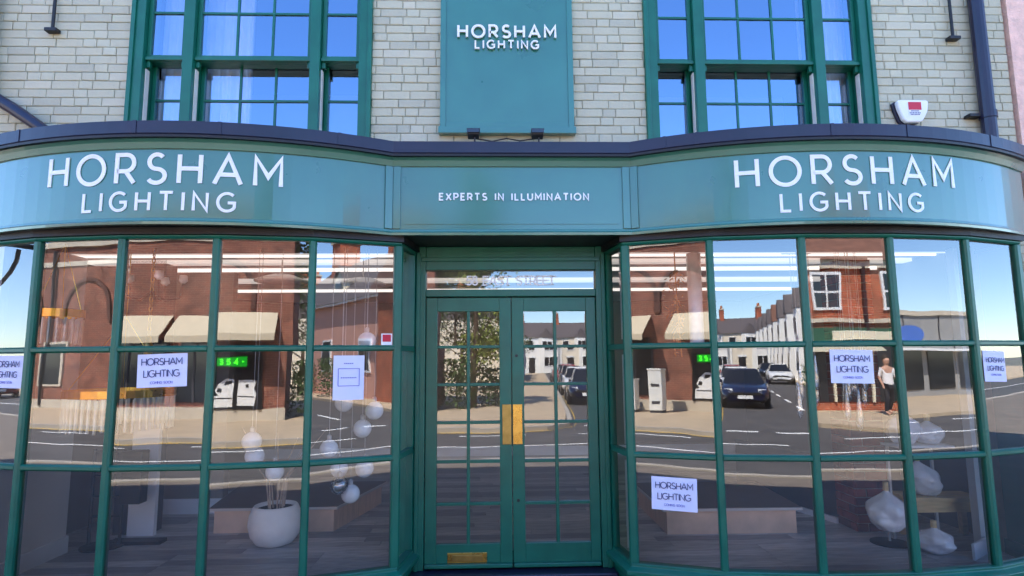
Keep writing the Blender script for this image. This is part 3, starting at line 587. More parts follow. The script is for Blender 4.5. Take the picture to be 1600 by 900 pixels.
# wall return in the left bay, its skirting, and the alcove behind it
MB().box(-3.86, -3.74, -.36, .46, FZ, 2.69).build('wall_return', 'greywall', iw)
MB().box(-3.739, -3.715, -.33, .46, FZ, FZ+.13).build('skirting_board', 'skirt', iw); MB().box(-3.87, -3.735, .461, .485, FZ, FZ+.13).build('skirting_board', 'skirt', iw)
MB().box(-3.80, -3.74, -.43, -.361, FZ, 2.69).build('wall_lining', 'white', iw)
MB().box(-4.09, -3.0, 1.70, 1.82, FZ, 2.755).build('alcove_wall', 'inwall', iw); MB().box(-4.09, -3.0, 1.675, 1.699, FZ, FZ+.15).build('skirting_board', 'skirt', iw)
MB().box(-3.66, -3.32, .95, 1.15, FZ, 2.755).build('pillar', 'darkwall', iw); MB().box(-3.50, -3.26, .90, .949, FZ, 1.5).build('pillar_casing', 'skirt', iw)
MB().box(3.80, 3.88, .06, .14, FZ, 2.69).build('post', 'skirt', iw); MB().hexa([(3.56, -.16, FZ), (3.86, .04, FZ), (3.85, .055, FZ), (3.55, -.145, FZ), (3.56, -.16, FZ+.12), (3.86, .04, FZ+.12), (3.85, .055, FZ+.12), (3.55, -.145, FZ+.12)]).build('skirting_board', 'skirt', iw)
MB().hexa([(2.72, 2.3, FZ), (3.13, .92, FZ), (3.19, .94, FZ), (2.78, 2.32, FZ), (2.72, 2.3, .80), (3.13, .92, .80), (3.19, .94, .80), (2.78, 2.32, .80)]).build('low_partition', 'darkwall', iw)
MB().hexa([(2.69, 2.29, FZ), (3.10, .91, FZ), (3.129, .92, FZ), (2.719, 2.3, FZ), (2.69, 2.29, FZ+.05), (3.10, .91, FZ+.05), (3.129, .92, FZ+.05), (2.719, 2.3, FZ+.05)]).build('skirting_board', 'skirt', iw)
# brick pier
pier = tag(empty('brick_pier', (3.28, .78, FZ)), 'red brick pier standing inside beside the bagged lamps', 'pier')
MB().box(3.135, 3.425, .635, .935, FZ, 2.755).build('mortar_core', 'mortar', pier)
pb = {(L, k): brick_mesh('brick', L, .066, 900+k+int(L*100), None)[0].mesh('brick', 'redbrick' if k % 3 else 'redbrick2') for L in (.212, .102) for k in range(4)}
for c in range(33):
    z = FZ+.004+c*.0755; pat = [.212, .102] if c % 2 else [.102, .212]
    x = 3.128
    for L in pat:
        inst(pb[(L, random.randrange(4))], 'brick', (x+L/2, .622, z), pier, scale=(.94, 1, 1)); x += L*.94+.009
    y0 = .635
    for L in pat: inst(pb[(L, random.randrange(4))], 'brick', (3.122, y0+L*.47, z), pier, rot=(0, 0, -PI/2), scale=(.94, 1, 1)); y0 += L*.94+.009
# plinths
def plinth(name, poly, label):
    e = tag(empty(name, (*poly[0], FZ)), label, 'plinth'); c = Vector((sum(p[0] for p in poly)/4, sum(p[1] for p in poly)/4))
    MB().prism([tuple(c+(Vector(p)-c)*.93) for p in poly], FZ, .405).build('base', 'plinthside', e)
    MB().prism(poly, .406, .428).build('edge', 'plinthedge', e); MB().prism([tuple(c+(Vector(p)-c)*.985) for p in poly], .4285, .434).build('top', 'plinthtop', e)
plinth('display_plinth', [(-2.78, .90), (-1.60, .90), (-1.34, 2.05), (-2.95, 2.05)], 'low wooden display plinth with brown top behind the white plant pot')
plinth('display_plinth', [(1.36, .62), (2.62, .60), (2.70, 1.75), (1.36, 1.75)], 'low wooden display plinth with brown top behind the lowest poster')
# plant pot
pp = tag(empty('plant_pot', (-2.05, .58, FZ)), 'round white stone plant pot with bare pale stems on the grey floor', 'plant pot')
MB().lathe([(.10, 0), (.155, .02), (.20, .08), (.222, .17), (.215, .25), (.19, .315), (.178, .332), (.165, .332), (.165, .29), (.02, .288)], (-2.05, .58, FZ), 40).build('pot', 'pot', pp, smooth=True)
MB().lathe([(.16, .285), (.164, .30), (.02, .303)], (-2.05, .58, FZ), 24).build('soil', 'soil', pp)
for k in range(9):
    a = k*.9; r = .03+.025*(k % 3); l = .22+.05*(k % 4)
    MB().tube([(-2.05+r*math.cos(a), .58+r*math.sin(a), .49), (-2.05+(r+.03)*math.cos(a), .58+(r+.03)*math.sin(a), .75), (-2.05+(r+l)*math.cos(a), .58+(r+l)*.6*math.sin(a), 1.0+.06*(k % 4))], [.008, .006, .003], 6).build('stem', 'stem', pp)
# pendant globe clusters
def cluster(cx, cy, gl, label):
    e = tag(empty('globe_pendant', (cx, cy, 2.755)), label, 'pendant lamp'); MB().lathe([(.20, -.03), (.20, 0)], (cx, cy, 2.755), 28).build('ceiling_plate', 'white', e)
    for x, y, z, r, m in gl:
        g = MB().ball((x, y, z), r, 20, 12).build('globe', m, e, smooth=True)
        MB().lathe([(.018, r-.004), (.018, r+.03), (.006, r+.04)], (x, y, z), 10).build('cap', 'wire', e); MB().tube([(x, y, z+r+.03), (x+(cx-x)*.5*0, y, 2.74)], .0022, 5).build('wire', 'wire', e)
cluster(-1.32, .1, [(-1.47, .08, 1.07, .074, 'globe'), (-1.22, .14, 1.22, .074, 'globe'), (-1.11, .06, 1.37, .073, 'globe'), (-1.19, .11, .91, .074, 'globe'), (-1.36, .0, .80, .07, 'crystal'), (-1.29, .08, .72, .074, 'globe'), (-1.41, .18, .90, .074, 'globe'), (-1.37, .12, 1.43, .074, 'globe'), (-1.19, .1, 1.93, .076, 'globe')], 'cluster of white glass globes hanging on long wires beside the door')
cluster(-2.02, .2, [(-2.10, .12, 1.13, .078, 'globe'), (-2.11, .22, 1.0, .078, 'globe'), (-1.95, .24, .87, .075, 'globe')], 'three white glass globes hanging in front of the plant stems')
# saucer pendants
for x, y, z, r, lb in ((-2.12, .7, 2.52, .24, 'flat white saucer pendant lamp hanging above the white plant pot'), (-1.42, .95, 2.52, .22, 'flat white saucer pendant lamp hanging above the globe cluster')):
    e = tag(empty('saucer_pendant', (x, y, 2.755)), lb, 'pendant lamp', 'saucer pendants')
    MB().lathe([(.02, .06), (.10, .05), (r, .0), (r, -.012), (r*.9, -.02), (.03, -.02)][::-1], (x, y, z), 36).build('shade', 'globe', e, smooth=True); MB().tube([(x, y, z+.05), (x, y, 2.76)], .006, 8).build('rod', 'wire', e)
# fringed ring chandeliers
def ring(cx, cy, r, zt, zb, label):
    e = tag(empty('fringe_chandelier', (cx, cy, 2.755)), label, 'chandelier', 'fringed chandeliers')
    mb = MB(); n = 40; b = []
    for rr, z in ((r, zt-.06), (r+.006, zt-.06), (r+.006, zt), (r, zt)): b.append([(cx+rr*math.cos(2*PI*k/n), cy+rr*math.sin(2*PI*k/n), z) for k in range(n)])
    for q in b: mb.v += q
    for i in range(4): mb.f += [(i*n+k, i*n+(k+1) % n, ((i+1) % 4)*n+(k+1) % n, ((i+1) % 4)*n+k) for k in range(n)]
    mb.build('ring', 'gold', e, smooth=False)
    nf = int(r*120); tb = MB().lathe([(.010, zb), (.011, zb+.01), (.011, zt-.062), (.006, zt-.060)], (0, 0, 0), 7).mesh('fringe_rod', 'fringe', True)
    for k in range(nf): inst(tb, 'fringe_rod', (cx+(r-.012)*math.cos(2*PI*k/nf), cy+(r-.012)*math.sin(2*PI*k/nf), random.uniform(-.012, .008)), e)
    for k in range(3): MB().tube([(cx+r*math.cos(k*2.09), cy+r*math.sin(k*2.09), zt), (cx, cy, min(2.7, zt+.6))], .003, 5).build('wire', 'gold', e)
    MB().tube([(cx, cy, min(2.7, zt+.6)), (cx, cy, 2.76)], .005, 6).build('rod', 'gold', e)
ring(-3.27, .30, .40, 1.55, 1.23, 'wide gold ring chandelier with cream glass fringe beside the wall return')
ring(-3.50, -.16, .16, 2.18, 1.92, 'small gold ring chandelier with cream glass fringe at the end of the bow window')
# candelabra on a chain
ca = tag(empty('chain_chandelier', (-2.93, .05, 2.755)), 'dark chain chandelier with curling arms and small cups', 'chandelier')
for k in range(26):
    z = 2.72-k*.04; MB().tube([(-2.93+.012*math.cos(t*PI/4)*(k % 2), .05+.012*math.cos(t*PI/4)*((k+1) % 2), z+.026*math.sin(t*PI/4)) for t in range(9)], .0045, 5).build('chain_link', 'brass_d', ca)
for k in range(5):
    a = k*2*PI/5+.4; MB().tube([(-2.93, .05, 2.35), (-2.93+.10*math.cos(a), .05+.10*math.sin(a), 2.27), (-2.93+.2*math.cos(a), .05+.2*math.sin(a), 2.30), (-2.93+.22*math.cos(a), .05+.22*math.sin(a), 2.42)], .008, 6).build('arm', 'iron', ca)
    MB().lathe([(.015, 0), (.035, .02), (.028, .07)], (-2.93+.22*math.cos(a), .05+.22*math.sin(a), 2.42), 12).build('cup', 'globe', ca, smooth=True)
MB().lathe([(.01, 0), (.035, .05), (.02, .12), (.04, .2), (.015, .3)], (-2.93, .05, 1.68), 14).build('stem', 'brass_d', ca, smooth=True)
# black display stand
bs = tag(empty('display_stand', (-3.52, .62, FZ)), 'black metal display stand with crossbars on the grey floor beside the wall return', 'stand')
for dx in (-.12, .14): MB().tube([(-3.52+dx, .60, FZ), (-3.52+dx, .60, 1.02)], .014, 8).build('upright', 'iron', bs)
for z in (.45, .62, .80, 1.0): MB().tube([(-3.64, .60, z), (-3.38, .60, z)], .009, 8).build('crossbar', 'iron', bs)
MB().box(-3.40, -3.22, .58, .70, .55, 1.0).build('panel', 'iron', bs, bev=.01); MB().lathe([(.17, 0), (.17, .012), (.03, .03)], (-3.52, .60, FZ), 24).build('base', 'iron', bs)
MB().box(-3.5, -3.05, .62, .74, FZ, FZ+.03).build('foot', 'iron', bs)
# tube pendant and dried foliage
tp = tag(empty('tube_pendant', (1.63, .3, 2.755)), 'long white tube pendant lamp hanging near the door', 'pendant lamp')
MB().lathe([(.058, 1.86), (.062, 1.87), (.062, 2.69), (.02, 2.70)], (1.63, .3, 0), 24).build('tube', 'globe', tp, smooth=True); MB().tube([(1.63, .3, 2.69), (1.63, .3, 2.76)], .005, 6).build('wire', 'wire', tp)
dr = tag(empty('dried_foliage', (1.46, .3, 2.755)), 'bunch of dried brown foliage hanging beside the white tube lamp', 'foliage')
mb = MB(); rr = random.Random(3)
for k in range(150):
    z = 2.55-rr.random()**1.4*.75; w = .10*(1-abs(z-2.3)*1.3); x, yy = 1.46+rr.gauss(0, w*.5), .3+rr.gauss(0, w*.5); a = rr.random()*6.28; l = rr.uniform(.02, .05)
    d = Vector((math.cos(a)*l, math.sin(a)*l, -l*rr.uniform(.3, 1.5))); q = Vector((-math.sin(a), math.cos(a), .2))*l*.3; p = Vector((x, yy, z))
    mb.add([p, p+d*.5+q, p+d, p+d*.5-q], [(0, 1, 2, 3)])
mb.build('leaves', 'dried', dr, kind='stuff'); MB().tube([(1.46, .3, 2.76), (1.465, .3, 2.3), (1.49, .3, 1.78)], .006, 6).build('stalk', 'dried', dr)
# glass drop chandeliers
for cx, cy, lb in ((2.70, .55, 'chandelier of long clear glass drops hanging above the plinth'), (3.02, .35, 'chandelier of long clear glass drops hanging beside the bagged lamps')):
    e = tag(empty('drop_chandelier', (cx, cy, 2.755)), lb, 'chandelier', 'glass drop chandeliers'); MB().lathe([(.14, -.02), (.14, 0)], (cx, cy, 2.755), 24).build('ceiling_plate', 'white', e)
    for k in range(9):
        a = k*2.4; r = .03+.012*k; x, yy, z = cx+r*math.cos(a), cy+r*math.sin(a), 1.12+.05*((k*5) % 9)
        MB().lathe([(.006, 0), (.026, .03), (.030, .08), (.020, .2), (.010, .30), (.004, .34)], (x, yy, z), 12).build('glass_drop', 'crystal', e, smooth=True); MB().tube([(x, yy, z+.33), (x, yy, 2.74)], .002, 5).build('wire', 'wire', e)
# bench and lamps wrapped in plastic
be = tag(empty('pine_bench', (3.6, .45, FZ)), 'pale pine bench behind the bagged lamps', 'bench')
for k in range(3): MB().hexa([(3.44, .36+k*.10, .52), (4.08, .30+k*.10, .52), (4.08, .385+k*.10, .52), (3.44, .445+k*.10, .52), (3.44, .36+k*.10, .555), (4.08, .30+k*.10, .555), (4.08, .385+k*.10, .555), (3.44, .445+k*.10, .555)]).build('slat', 'benchwood', be, bev=.004)
for x, yy in ((3.5, .42), (3.5, .56), (4.02, .36), (4.02, .52)): MB().box(x-.025, x+.025, yy-.025, yy+.025, FZ, .519).build('leg', 'benchwood', be)
MB().box(3.50, 4.02, .355, .375, .43, .518).build('apron', 'benchwood', be)
def bagged(x, y, z, r, h, sd, label, stalk=0., tilt=0.):
    e = tag(empty('bagged_lamp', (x, y, z)), label, 'lamp', 'lamps wrapped in plastic'); rr = random.Random(sd); mb = MB(); n, m = 22, 14
    for i in range(m+1):
        t = i/m; rad_ = r*(math.sin(PI*min(1, .08+t*.95))**.6)*(1 if t < .72 else 1-.72*(t-.72)/.28*(1 if t < .93 else .55))+.01
        for k in range(n):
            a = 2*PI*k/n; wob = 1+.08*math.sin(3*a+i*.6+sd)+.06*math.sin(9*a-i*.3)+.19*(rr.random()-.5); mb.v.append((x+rad_*wob*math.cos(a)+tilt*t*h, y+rad_*wob*math.sin(a), z+stalk+h*t))
    for i in range(m): mb.f += [(i*n+k, i*n+(k+1) % n, (i+1)*n+(k+1) % n, (i+1)*n+k) for k in range(n)]
    mb.f += [tuple(range(n-1, -1, -1)), tuple(m*n+k for k in range(n))]
    ob_ = mb.build('plastic_bag', 'bag', e, smooth=True); ss = ob_.modifiers.new('s', 'SUBSURF'); ss.levels = ss.render_levels = 1; MB().tube([(x+tilt*h, y, z+stalk+h*.98), (x+tilt*h, y, z+stalk+h*1.1+.03)], .022, 10).build('neck', 'benchwood', e)
    if stalk: MB().tube([(x, y, z), (x, y, z+stalk+.05)], .01, 8).build('stand', 'wire', e); MB().lathe([(.15, 0), (.15, .01), (.02, .02)], (x, y, z), 24).build('base', 'iron', e)
bagged(3.20, .30, FZ, .15, .34, 1, 'bagged white lamp on a round black base in front of the brick pier', stalk=.10)
bagged(3.40, .04, FZ, .13, .20, 2, 'bagged squat white lamp with wooden neck low in front of the bench')
bagged(3.66, .45, .556, .14, .30, 3, 'bagged white lamp standing on the bench', tilt=-.2)
bagged(3.62, .10, .76, .12, .26, 4, 'bagged white lamp leaning over the bench', tilt=.35) if False else None
sh = tag(empty('glass_shelf', (3.55, .25, 1.0)), 'narrow white shelf carrying two bagged lamps', 'shelf')
MB().box(3.25, 3.735, .16, .40, 1.0, 1.018).build('board', 'white', sh, bev=.003)
for x in (3.30, 3.69): MB().box(x-.01, x+.01, .38, .40, FZ, .999).build('upright', 'wire', sh)
bagged(3.38, .28, 1.019, .12, .28, 5, 'bagged white lamp on the shelf beside the brick pier')
bagged(3.60, .28, 1.019, .11, .20, 6, 'bagged low white lamp on the shelf beside the white post')

# ================================================================== posters on the glass
def poster(s, i, t, z, w, h, lines, label, cat='poster', tilt=0., box=False):
    a, b, d, n = PANES[(s, i)]; p = a+d*t-n*.0015
    e = tag(empty('window_poster', (p.x, p.y, z)), label, cat, None); R = Matrix.Rotation(math.atan2(d.y, d.x), 4, 'Z') @ Matrix.Rotation(tilt, 4, 'Y')
    def put(mb, name, mat):
        o = mb.build(name, mat); o.parent = e; o.matrix_basis = R; return o
    pp_ = MB(); n_ = 8
    for q in range(n_+1):
        u = -w/2+w*q/n_; bow = -.004*math.sin(q/n_*PI); pp_.v += [(u, bow, -h/2), (u, bow+.002, h/2)]
    pp_.f = [(2*q, 2*q+2, 2*q+3, 2*q+1) for q in range(n_)]
    put(pp_, 'paper', 'paper').modifiers.new('t', 'SOLIDIFY').thickness = .0006
    for text, cap, tw, sw, dz, m in lines:
        lb = MB()
        for x, mb in letters(text, cap, tw, sw, 0, .0006): lb.add([(v[0]+x, v[1]-.0062, v[2]+dz) for v in mb.v], mb.f)
        put(lb, 'lettering', m)
    if box:
        lb = MB()
        for x0, x1, z0, z1 in ((-.075, .075, .062, .066), (-.075, .075, -.060, -.056), (-.075, -.071, -.0555, .0615), (.071, .075, -.0555, .0615)): lb.box(x0, x1, -.0066, -.0060, z0, z1)
        for k in range(9): lb.box(-.055+k*.0125, -.047+k*.0125, -.0066, -.0060, -.004, .003)
        for k in range(5): lb.box(-.035+k*.0135, -.025+k*.0135, -.0066, -.0060, .098, .104)
        put(lb, 'print', 'inkl')
T3 = lambda k: [('HORSHAM', .050*k, .275*k, .0055*k, .035*k, 'ink'), ('LIGHTING', .050*k, .245*k, .0055*k, -.045*k, 'ink'), ('COMING SOON', .018*k, .15*k, .0025*k, -.09*k, 'inkl')]
poster(-1, 2, .325, 1.715, .335, .225, T3(1), 'landscape shop poster beside the dark chain chandelier', tilt=-.03)
poster(-1, 0, .40, 1.712, .30, .225, T3(.9), 'landscape shop poster at the outer end of the bow window with the small chandelier', tilt=.01)
poster(-1, 4, .27, 1.65, .215, .315, [], 'portrait poster with a thin boxed outline beside the door', box=True)
poster(1, 2, .305, 1.70, .31, .235, T3(.94), 'landscape shop poster beside the glass drop chandeliers', tilt=.02)
poster(1, 0, .295, .805, .315, .23, T3(.95), 'landscape shop poster low in the window above the plinth', tilt=.02)
poster(1, 4, .20, 1.69, .25, .225, T3(.76), 'landscape shop poster at the outer end of the bow window with the bagged lamps', tilt=.03)
a, b, d, n = PANES[(-1, 4)]; p = a+d*.535-n*.001
sk = tag(empty('window_sticker', (p.x, p.y, 1.925)), 'small red and white sticker on the glass beside the door', 'sticker')
for nm, m, w, z0, z1, o_ in (('backing', 'white', .040, -.042, .042, 0), ('red_print', 'red', .031, -.018, .035, .0012)):
    q = MB().box(-w, w, -o_-.001, -o_, z0, z1).build(nm, m); q.parent = sk; q.rotation_euler = (0, 0, math.atan2(d.y, d.x))

# ================================================================== across the road
hall = tag(empty('brick_hall', (-15, -16, 0)), 'long red brick hall with blind arches and beige awnings across the road', 'building')
HX0, HX1, HY = -34, -2.25, -16
MB().box(HX0, HX1, -20.5, HY, -.02, 6.55).build('wall', 'hallbrick', hall)
MB().box(HX0-.1, HX1+.12, -20.6, HY+.12, 6.551, 6.8).build('cornice', 'stone', hall); MB().box(HX0, HX1+.02, HY+.001, HY+.05, 5.75, 5.95).build('string_course', 'stone', hall); MB().box(HX0, HX1+.03, HY+.001, HY+.06, -.01, .35).build('plinth_course', 'stone', hall)
def arch(cx, r, z0, zc):
    mb = MB(); P = [(cx-r, z0), (cx-r, zc)]+[(cx+r*math.cos(PI-PI*k/16), zc+r*math.sin(PI*k/16)) for k in range(17)]+[(cx+r, z0)]
    Q = [(cx-(r-.13), z0), (cx-(r-.13), zc)]+[(cx+(r-.13)*math.cos(PI-PI*k/16), zc+(r-.13)*math.sin(PI*k/16)) for k in range(17)]+[(cx+r-.13, z0)]
    m = len(P); mb.v = [(p[0], HY+yy, p[1]) for yy in (.001, .06) for p in P+Q]
    for i in range(m-1): mb.f += [(2*m+i, 2*m+i+1, 3*m+i+1, 3*m+i), (i, i+1, 2*m+i+1, 2*m+i), (m+i, 3*m+i, 3*m+i+1, m+i+1)]
    mb.build('arch_moulding', 'arch', hall)
for cx in (-25.5, -21.9, -18.3, -14.7, -6.6, -4.35): arch(cx, 1.25 if cx < -5 else 1.0, 3.4, 4.0)
for x0, x1 in ((-12.6, -10.7), (-10.5, -8.7), (-7.9, -5.6), (-4.75, -2.7)):
    mb = MB(); mb.hexa([(x0, HY+.9, 2.58), (x1, HY+.9, 2.58), (x1, HY+.02, 3.28), (x0, HY+.02, 3.28), (x0, HY+.9, 2.62), (x1, HY+.9, 2.62), (x1, HY+.02, 3.32), (x0, HY+.02, 3.32)]); aw = mb.build('awning', 'awning', hall)
    MB().box(x0, x1, HY+.90, HY+.915, 2.40, 2.60).build('valance', 'awning', aw)
    if x0 > -5: continue
    w = MB().box(x0+.1, x1-.1, HY+.001, HY+.05, .5, 2.5).build('shop_window', 'darkglass', hall)
    for k in range(4): MB().box(x0+.1+(x1-x0-.26)*k/3, x0+.16+(x1-x0-.26)*k/3, HY+.051, HY+.08, .5, 2.5).build('window_bar', 'darkwall', w)
for x in (-28, -24, -20, -16):
    w = MB().box(x, x+1.3, HY+.001, HY+.05, .9, 2.7).build('window', 'stone', hall); MB().box(x+.1, x+1.2, HY+.051, HY+.06, 1.0, 2.6).build('pane', 'darkglass', w)
w = MB().box(-4.30, -2.95, HY+.062, HY+.09, .36, 1.98).build('display_window', 'shopdark', hall)
for x0, x1 in ((-4.34, -4.26), (-3.66, -3.58), (-2.99, -2.90)): MB().box(x0, x1, HY+.091, HY+.12, .34, 2.0).build('window_bar', 'iron', w)
for poly in ([(-4.25, .42), (-3.68, .42), (-3.68, 1.28), (-3.9, 1.3), (-4.1, 1.15), (-4.2, .95), (-4.1, .8), (-4.25, .75)], [(-3.56, .46), (-3.1, .46), (-3.05, .8), (-3.12, .95), (-3.05, 1.2), (-3.2, 1.25), (-3.56, 1.25)]):
    MB().prismy(poly[::-1], HY+.0905, HY+.094).build('window_display', 'white', w)
for poly in ([(-4.15, .92), (-4.02, .88), (-4.0, 1.0), (-4.1, 1.04)], [(-3.95, 1.1), (-3.75, 1.14), (-3.72, 1.22), (-3.9, 1.22)], [(-3.35, 1.0), (-3.27, .98), (-3.27, 1.1), (-3.35, 1.1)], [(-4.2, .68), (-3.7, .66), (-3.7, .70), (-4.2, .72)], [(-3.55, .72), (-3.1, .69), (-3.1, .72), (-3.55, .75)]):
    MB().prismy(poly[::-1], HY+.0945, HY+.097).build('window_display', 'shopdark', w)
MB().box(-4.25, -2.95, HY+.121, HY+.25, 2.0, 2.25).build('display_head', 'darkwall', w)
led = tag(empty('led_sign', (-3.95, HY+.3, 1.84)), 'glowing green number display on the brick hall across the road', 'sign')
MB().box(-4.14, -3.34, HY+.125, HY+.16, 1.66, 1.93).build('panel', 'ledglow', led)
lt = MB()
for x, mb in letters('354-', .18, .66, .028, 0, .004): lt.add([(x+v[0]-3.74, -v[1]+HY+.161, v[2]+1.705) for v in mb.v], [f[::-1] for f in mb.f])
lt.build('digits', 'led', led)
MB().tube([(-9.0, HY+.1, 6.4), (-9.0, HY+.1, .1)], .06, 8).build('downpipe', 'iron', hall); MB().tube([(-23.7, HY+.1, 6.4), (-23.7, HY+.1, .1)], .06, 8).build('downpipe', 'iron', hall)
# corner shop
cs = tag(empty('corner_house', (12, -16, 0)), 'orange brick corner house with white sash windows above a dark shopfront', 'house')
MB().box(9.7, 16.5, -21, -16, -.02, 5.0).build('wall', 'orangebrick', cs)
MB().box(9.6, 16.6, -15.999, -15.87, 4.72, 4.98).build('cornice', 'stone', cs); MB().box(9.6, 16.6, -15.999, -15.9, 2.92, 3.05).build('string_course', 'stone', cs)
MB().add([(9.4, -15.75, 4.99), (16.8, -15.75, 4.99), (16.8, -18.5, 7.2), (9.4, -18.5, 7.2), (16.8, -21.2, 4.99), (9.4, -21.2, 4.99)], [(0, 1, 2, 3), (3, 2, 4, 5), (0, 3, 5), (1, 4, 2), (0, 5, 4, 1)]).build('roof', 'tile', cs)
for x in (10.85, 13.25, 15.2):
    w = MB().box(x-.5, x+.5, -15.999, -15.93, 3.32, 4.62).build('window', 'white', cs)
    for z0, z1 in ((3.42, 3.93), (4.01, 4.53)):
        for a, b in ((x-.42, x-.03), (x+.03, x+.42)): MB().box(a, b, -15.929, -15.92, z0, z1).build('pane', 'darkglass', w)
MB().tube([(12.1, -15.9, 4.8), (12.1, -15.9, 2.4)], .07, 8).build('downpipe', 'iron', cs)
for x in (10.6, 14.2):
    c = MB().box(x-.5, x+.5, -18.9, -18.1, 6.4, 8.3).build('chimney', 'orangebrick', cs)
    for k in (-.3, 0, .3): MB().lathe([(.13, 0), (.10, .4)], (x+k, -18.5, 8.3), 10).build('chimney_pot', 'pot2', c)
MB().box(9.65, 16.55, -15.999, -15.85, 2.25, 2.75).build('shop_fascia', 'sgreen', cs); MB().box(10.9, 13.4, -15.849, -15.82, 2.34, 2.64).build('name_board', 'cream', cs); MB().box(9.75, 16.45, -15.999, -15.96, .3, 2.2).build('shop_window', 'shopdark', cs)
MB().prismy([(9.9, 1.95), (12.6, 1.95), (12.3, 2.15), (11.7, 2.22), (10.7, 2.22), (10.2, 2.15)][::-1], -15.84, -15.3).build('blind', 'cream', cs)
for k in range(6): MB().box(9.8+k*1.3, 9.88+k*1.3, -15.959, -15.9, .3, 2.2).build('shop_window_bar', 'cream', cs)
# terraced houses
def house(wallm, roofm, name, cat_label):
    e = tag(empty(name), cat_label, 'house', 'terraced houses along the side street')
    MB().box(-2.5, 2.5, 0, 8, -.1, 5.2).build('wall', wallm, e)
    MB().add([(-2.52, -.25, 5.1), (2.52, -.25, 5.1), (2.52, 4, 7.5), (-2.52, 4, 7.5), (2.52, 8.2, 5.1), (-2.52, 8.2, 5.1)], [(0, 1, 2, 3), (3, 2, 4, 5), (0, 3, 5), (1, 4, 2), (0, 5, 4, 1)]).build('roof', roofm, e)
    c = MB().box(1.9, 2.49, 3.4, 4.6, 6.6, 8.7).build('chimney', 'orangebrick', e); MB().box(1.84, 2.495, 3.34, 4.66, 8.701, 8.85).build('chimney_cap', 'stone', c)
    for k in (-.4, 0, .4): MB().lathe([(.13, 0), (.1, .45)], (2.2, 4+k, 8.85), 8).build('chimney_pot', 'pot2', c)
    b = MB().prism([(-2.2, -.02), (-1.8, -.7), (-.4, -.7), (0, -.02)], -.1, 5.05).build('bay', 'render2', e)
    MB().add([(-2.3, -.03, 5.06), (-1.8, -.8, 5.06), (-.4, -.8, 5.06), (.1, -.03, 5.06), (-1.1, .9, 6.6), (-1.1, -.75, 6.5)], [(0, 1, 5), (1, 2, 5), (2, 3, 5), (0, 5, 4), (5, 3, 4)]).build('bay_gable', roofm, b)
    for z0, z1 in ((.8, 2.3), (3.2, 4.6)):
        w = MB().box(-1.75, -.45, -.76, -.701, z0, z1).build('bay_light', 'white', b); 
        for a in (-1.68, -1.05): MB().box(a, a+.55, -.77, -.761, z0+.1, z1-.1).build('pane', 'darkglass', e)
    w = MB().box(.75, 1.75, -.06, -.001, 3.2, 4.6).build('window', 'white', e); MB().box(.83, 1.67, -.07, -.061, 3.28, 4.52).build('pane', 'darkglass', w)
    MB().box(.8, 1.75, -.08, -.001, 0, 2.1).build('door', 'shopdark', e); MB().box(.7, 1.85, -.09, -.001, 2.15, 2.4).build('door_lintel', 'white', e)
    return e
ang = math.atan2(SX, 1)
protos = [house('render2', 'slate', 'terraced_house', 'white rendered terraced house with bay window and slate roof'), house('render', 'slate', 'terraced_house', 'cream rendered terraced house with bay window and slate roof'), house('orangebrick', 'tile', 'terraced_house', 'red brick terraced house with white bay window and brown roof')]
used = [False]*3
ORD = 'first second third fourth fifth sixth seventh eighth'.split(); KIND = ('white rendered terraced house', 'cream rendered terraced house', 'red brick terraced house')
def place(k, loc, rz, label=None, group=None):
    if not used[k]: o = protos[k]; used[k] = True
    else: o = copy_tree(protos[k])
    o.location = loc; o.rotation_euler = (0, 0, rz)
    return o
for i in range(8):                                         # right-hand row, fronts face the side street
    y = -40.5-5.05*i; tag(place((0, 1, 0, 2, 1, 0, 1, 0)[i], (sxr(y)+.9, y, 0), -PI/2+ang), KIND[(0, 1, 0, 2, 1, 0, 1, 0)[i]]+', '+ORD[i]+' along the row from the dormer house')
for i in range(5):
    y = -46-5.05*i; tag(place((1, 0, 2, 0, 1)[i], (sxl(y)-3.2, y, 0), PI/2+ang), KIND[(1, 0, 2, 0, 1)[i]]+', '+ORD[i]+' along the row behind the parked cars')
for i in range(7): tag(place((0, 2, 0, 0, 1, 2, 0)[i], (-8+5.05*i, -82, 0), PI+.0), KIND[(0, 2, 0, 0, 1, 2, 0)[i]]+', '+ORD[i]+' in the row closing the street')
dm = tag(empty('dormer_house', (10.4, -28, 0)), 'low tan house with steep slate roof and white dormer behind the corner house', 'house')
# low modern block and far blocks
lb_ = tag(empty('modern_block', (26, -17, 0)), 'low grey clad modern block with a blue oval sign', 'building')
MB().box(18.5, 36, -30, -17, -.02, 3.6).build('wall', 'clad', lb_); MB().box(18.4, 36.1, -30.1, -16.9, 3.601, 3.8).build('parapet', 'stone', lb_)
for k in range(8): MB().box(19+k*2.1, 20.7+k*2.1, -16.999, -16.95, .3, 2.0).build('window', 'darkglass', lb_); MB().box(18.8+k*2.1, 18.84+k*2.1, -16.999, -16.97, 2.1, 3.59).build('panel_joint', 'darkwall', lb_)
MB().prismy([(23.2+.75*math.cos(t*PI/12), 2.75+.42*math.sin(t*PI/12)) for t in range(24)], -16.9, -16.8).build('oval_sign', 'signblue', lb_)
MB().box(18.6, 36, -16.998, -16.3, 2.02, 2.12).build('canopy', 'white', lb_)
wb = tag(empty('grey_block', (-52, -20, 0)), 'far grey flat roofed block along the road beyond the brick hall', 'building')
MB().box(-62, -40, -30, -18, -.02, 4.2).build('wall', 'clad', wb); MB().box(-62.1, -39.9, -30.1, -17.9, 4.2, 4.4).build('parapet', 'stone', wb)
for k in range(6): MB().box(-61+k*3.4, -59+k*3.4, -17.999, -17.95, 1.2, 2.6).build('window', 'darkglass', wb)
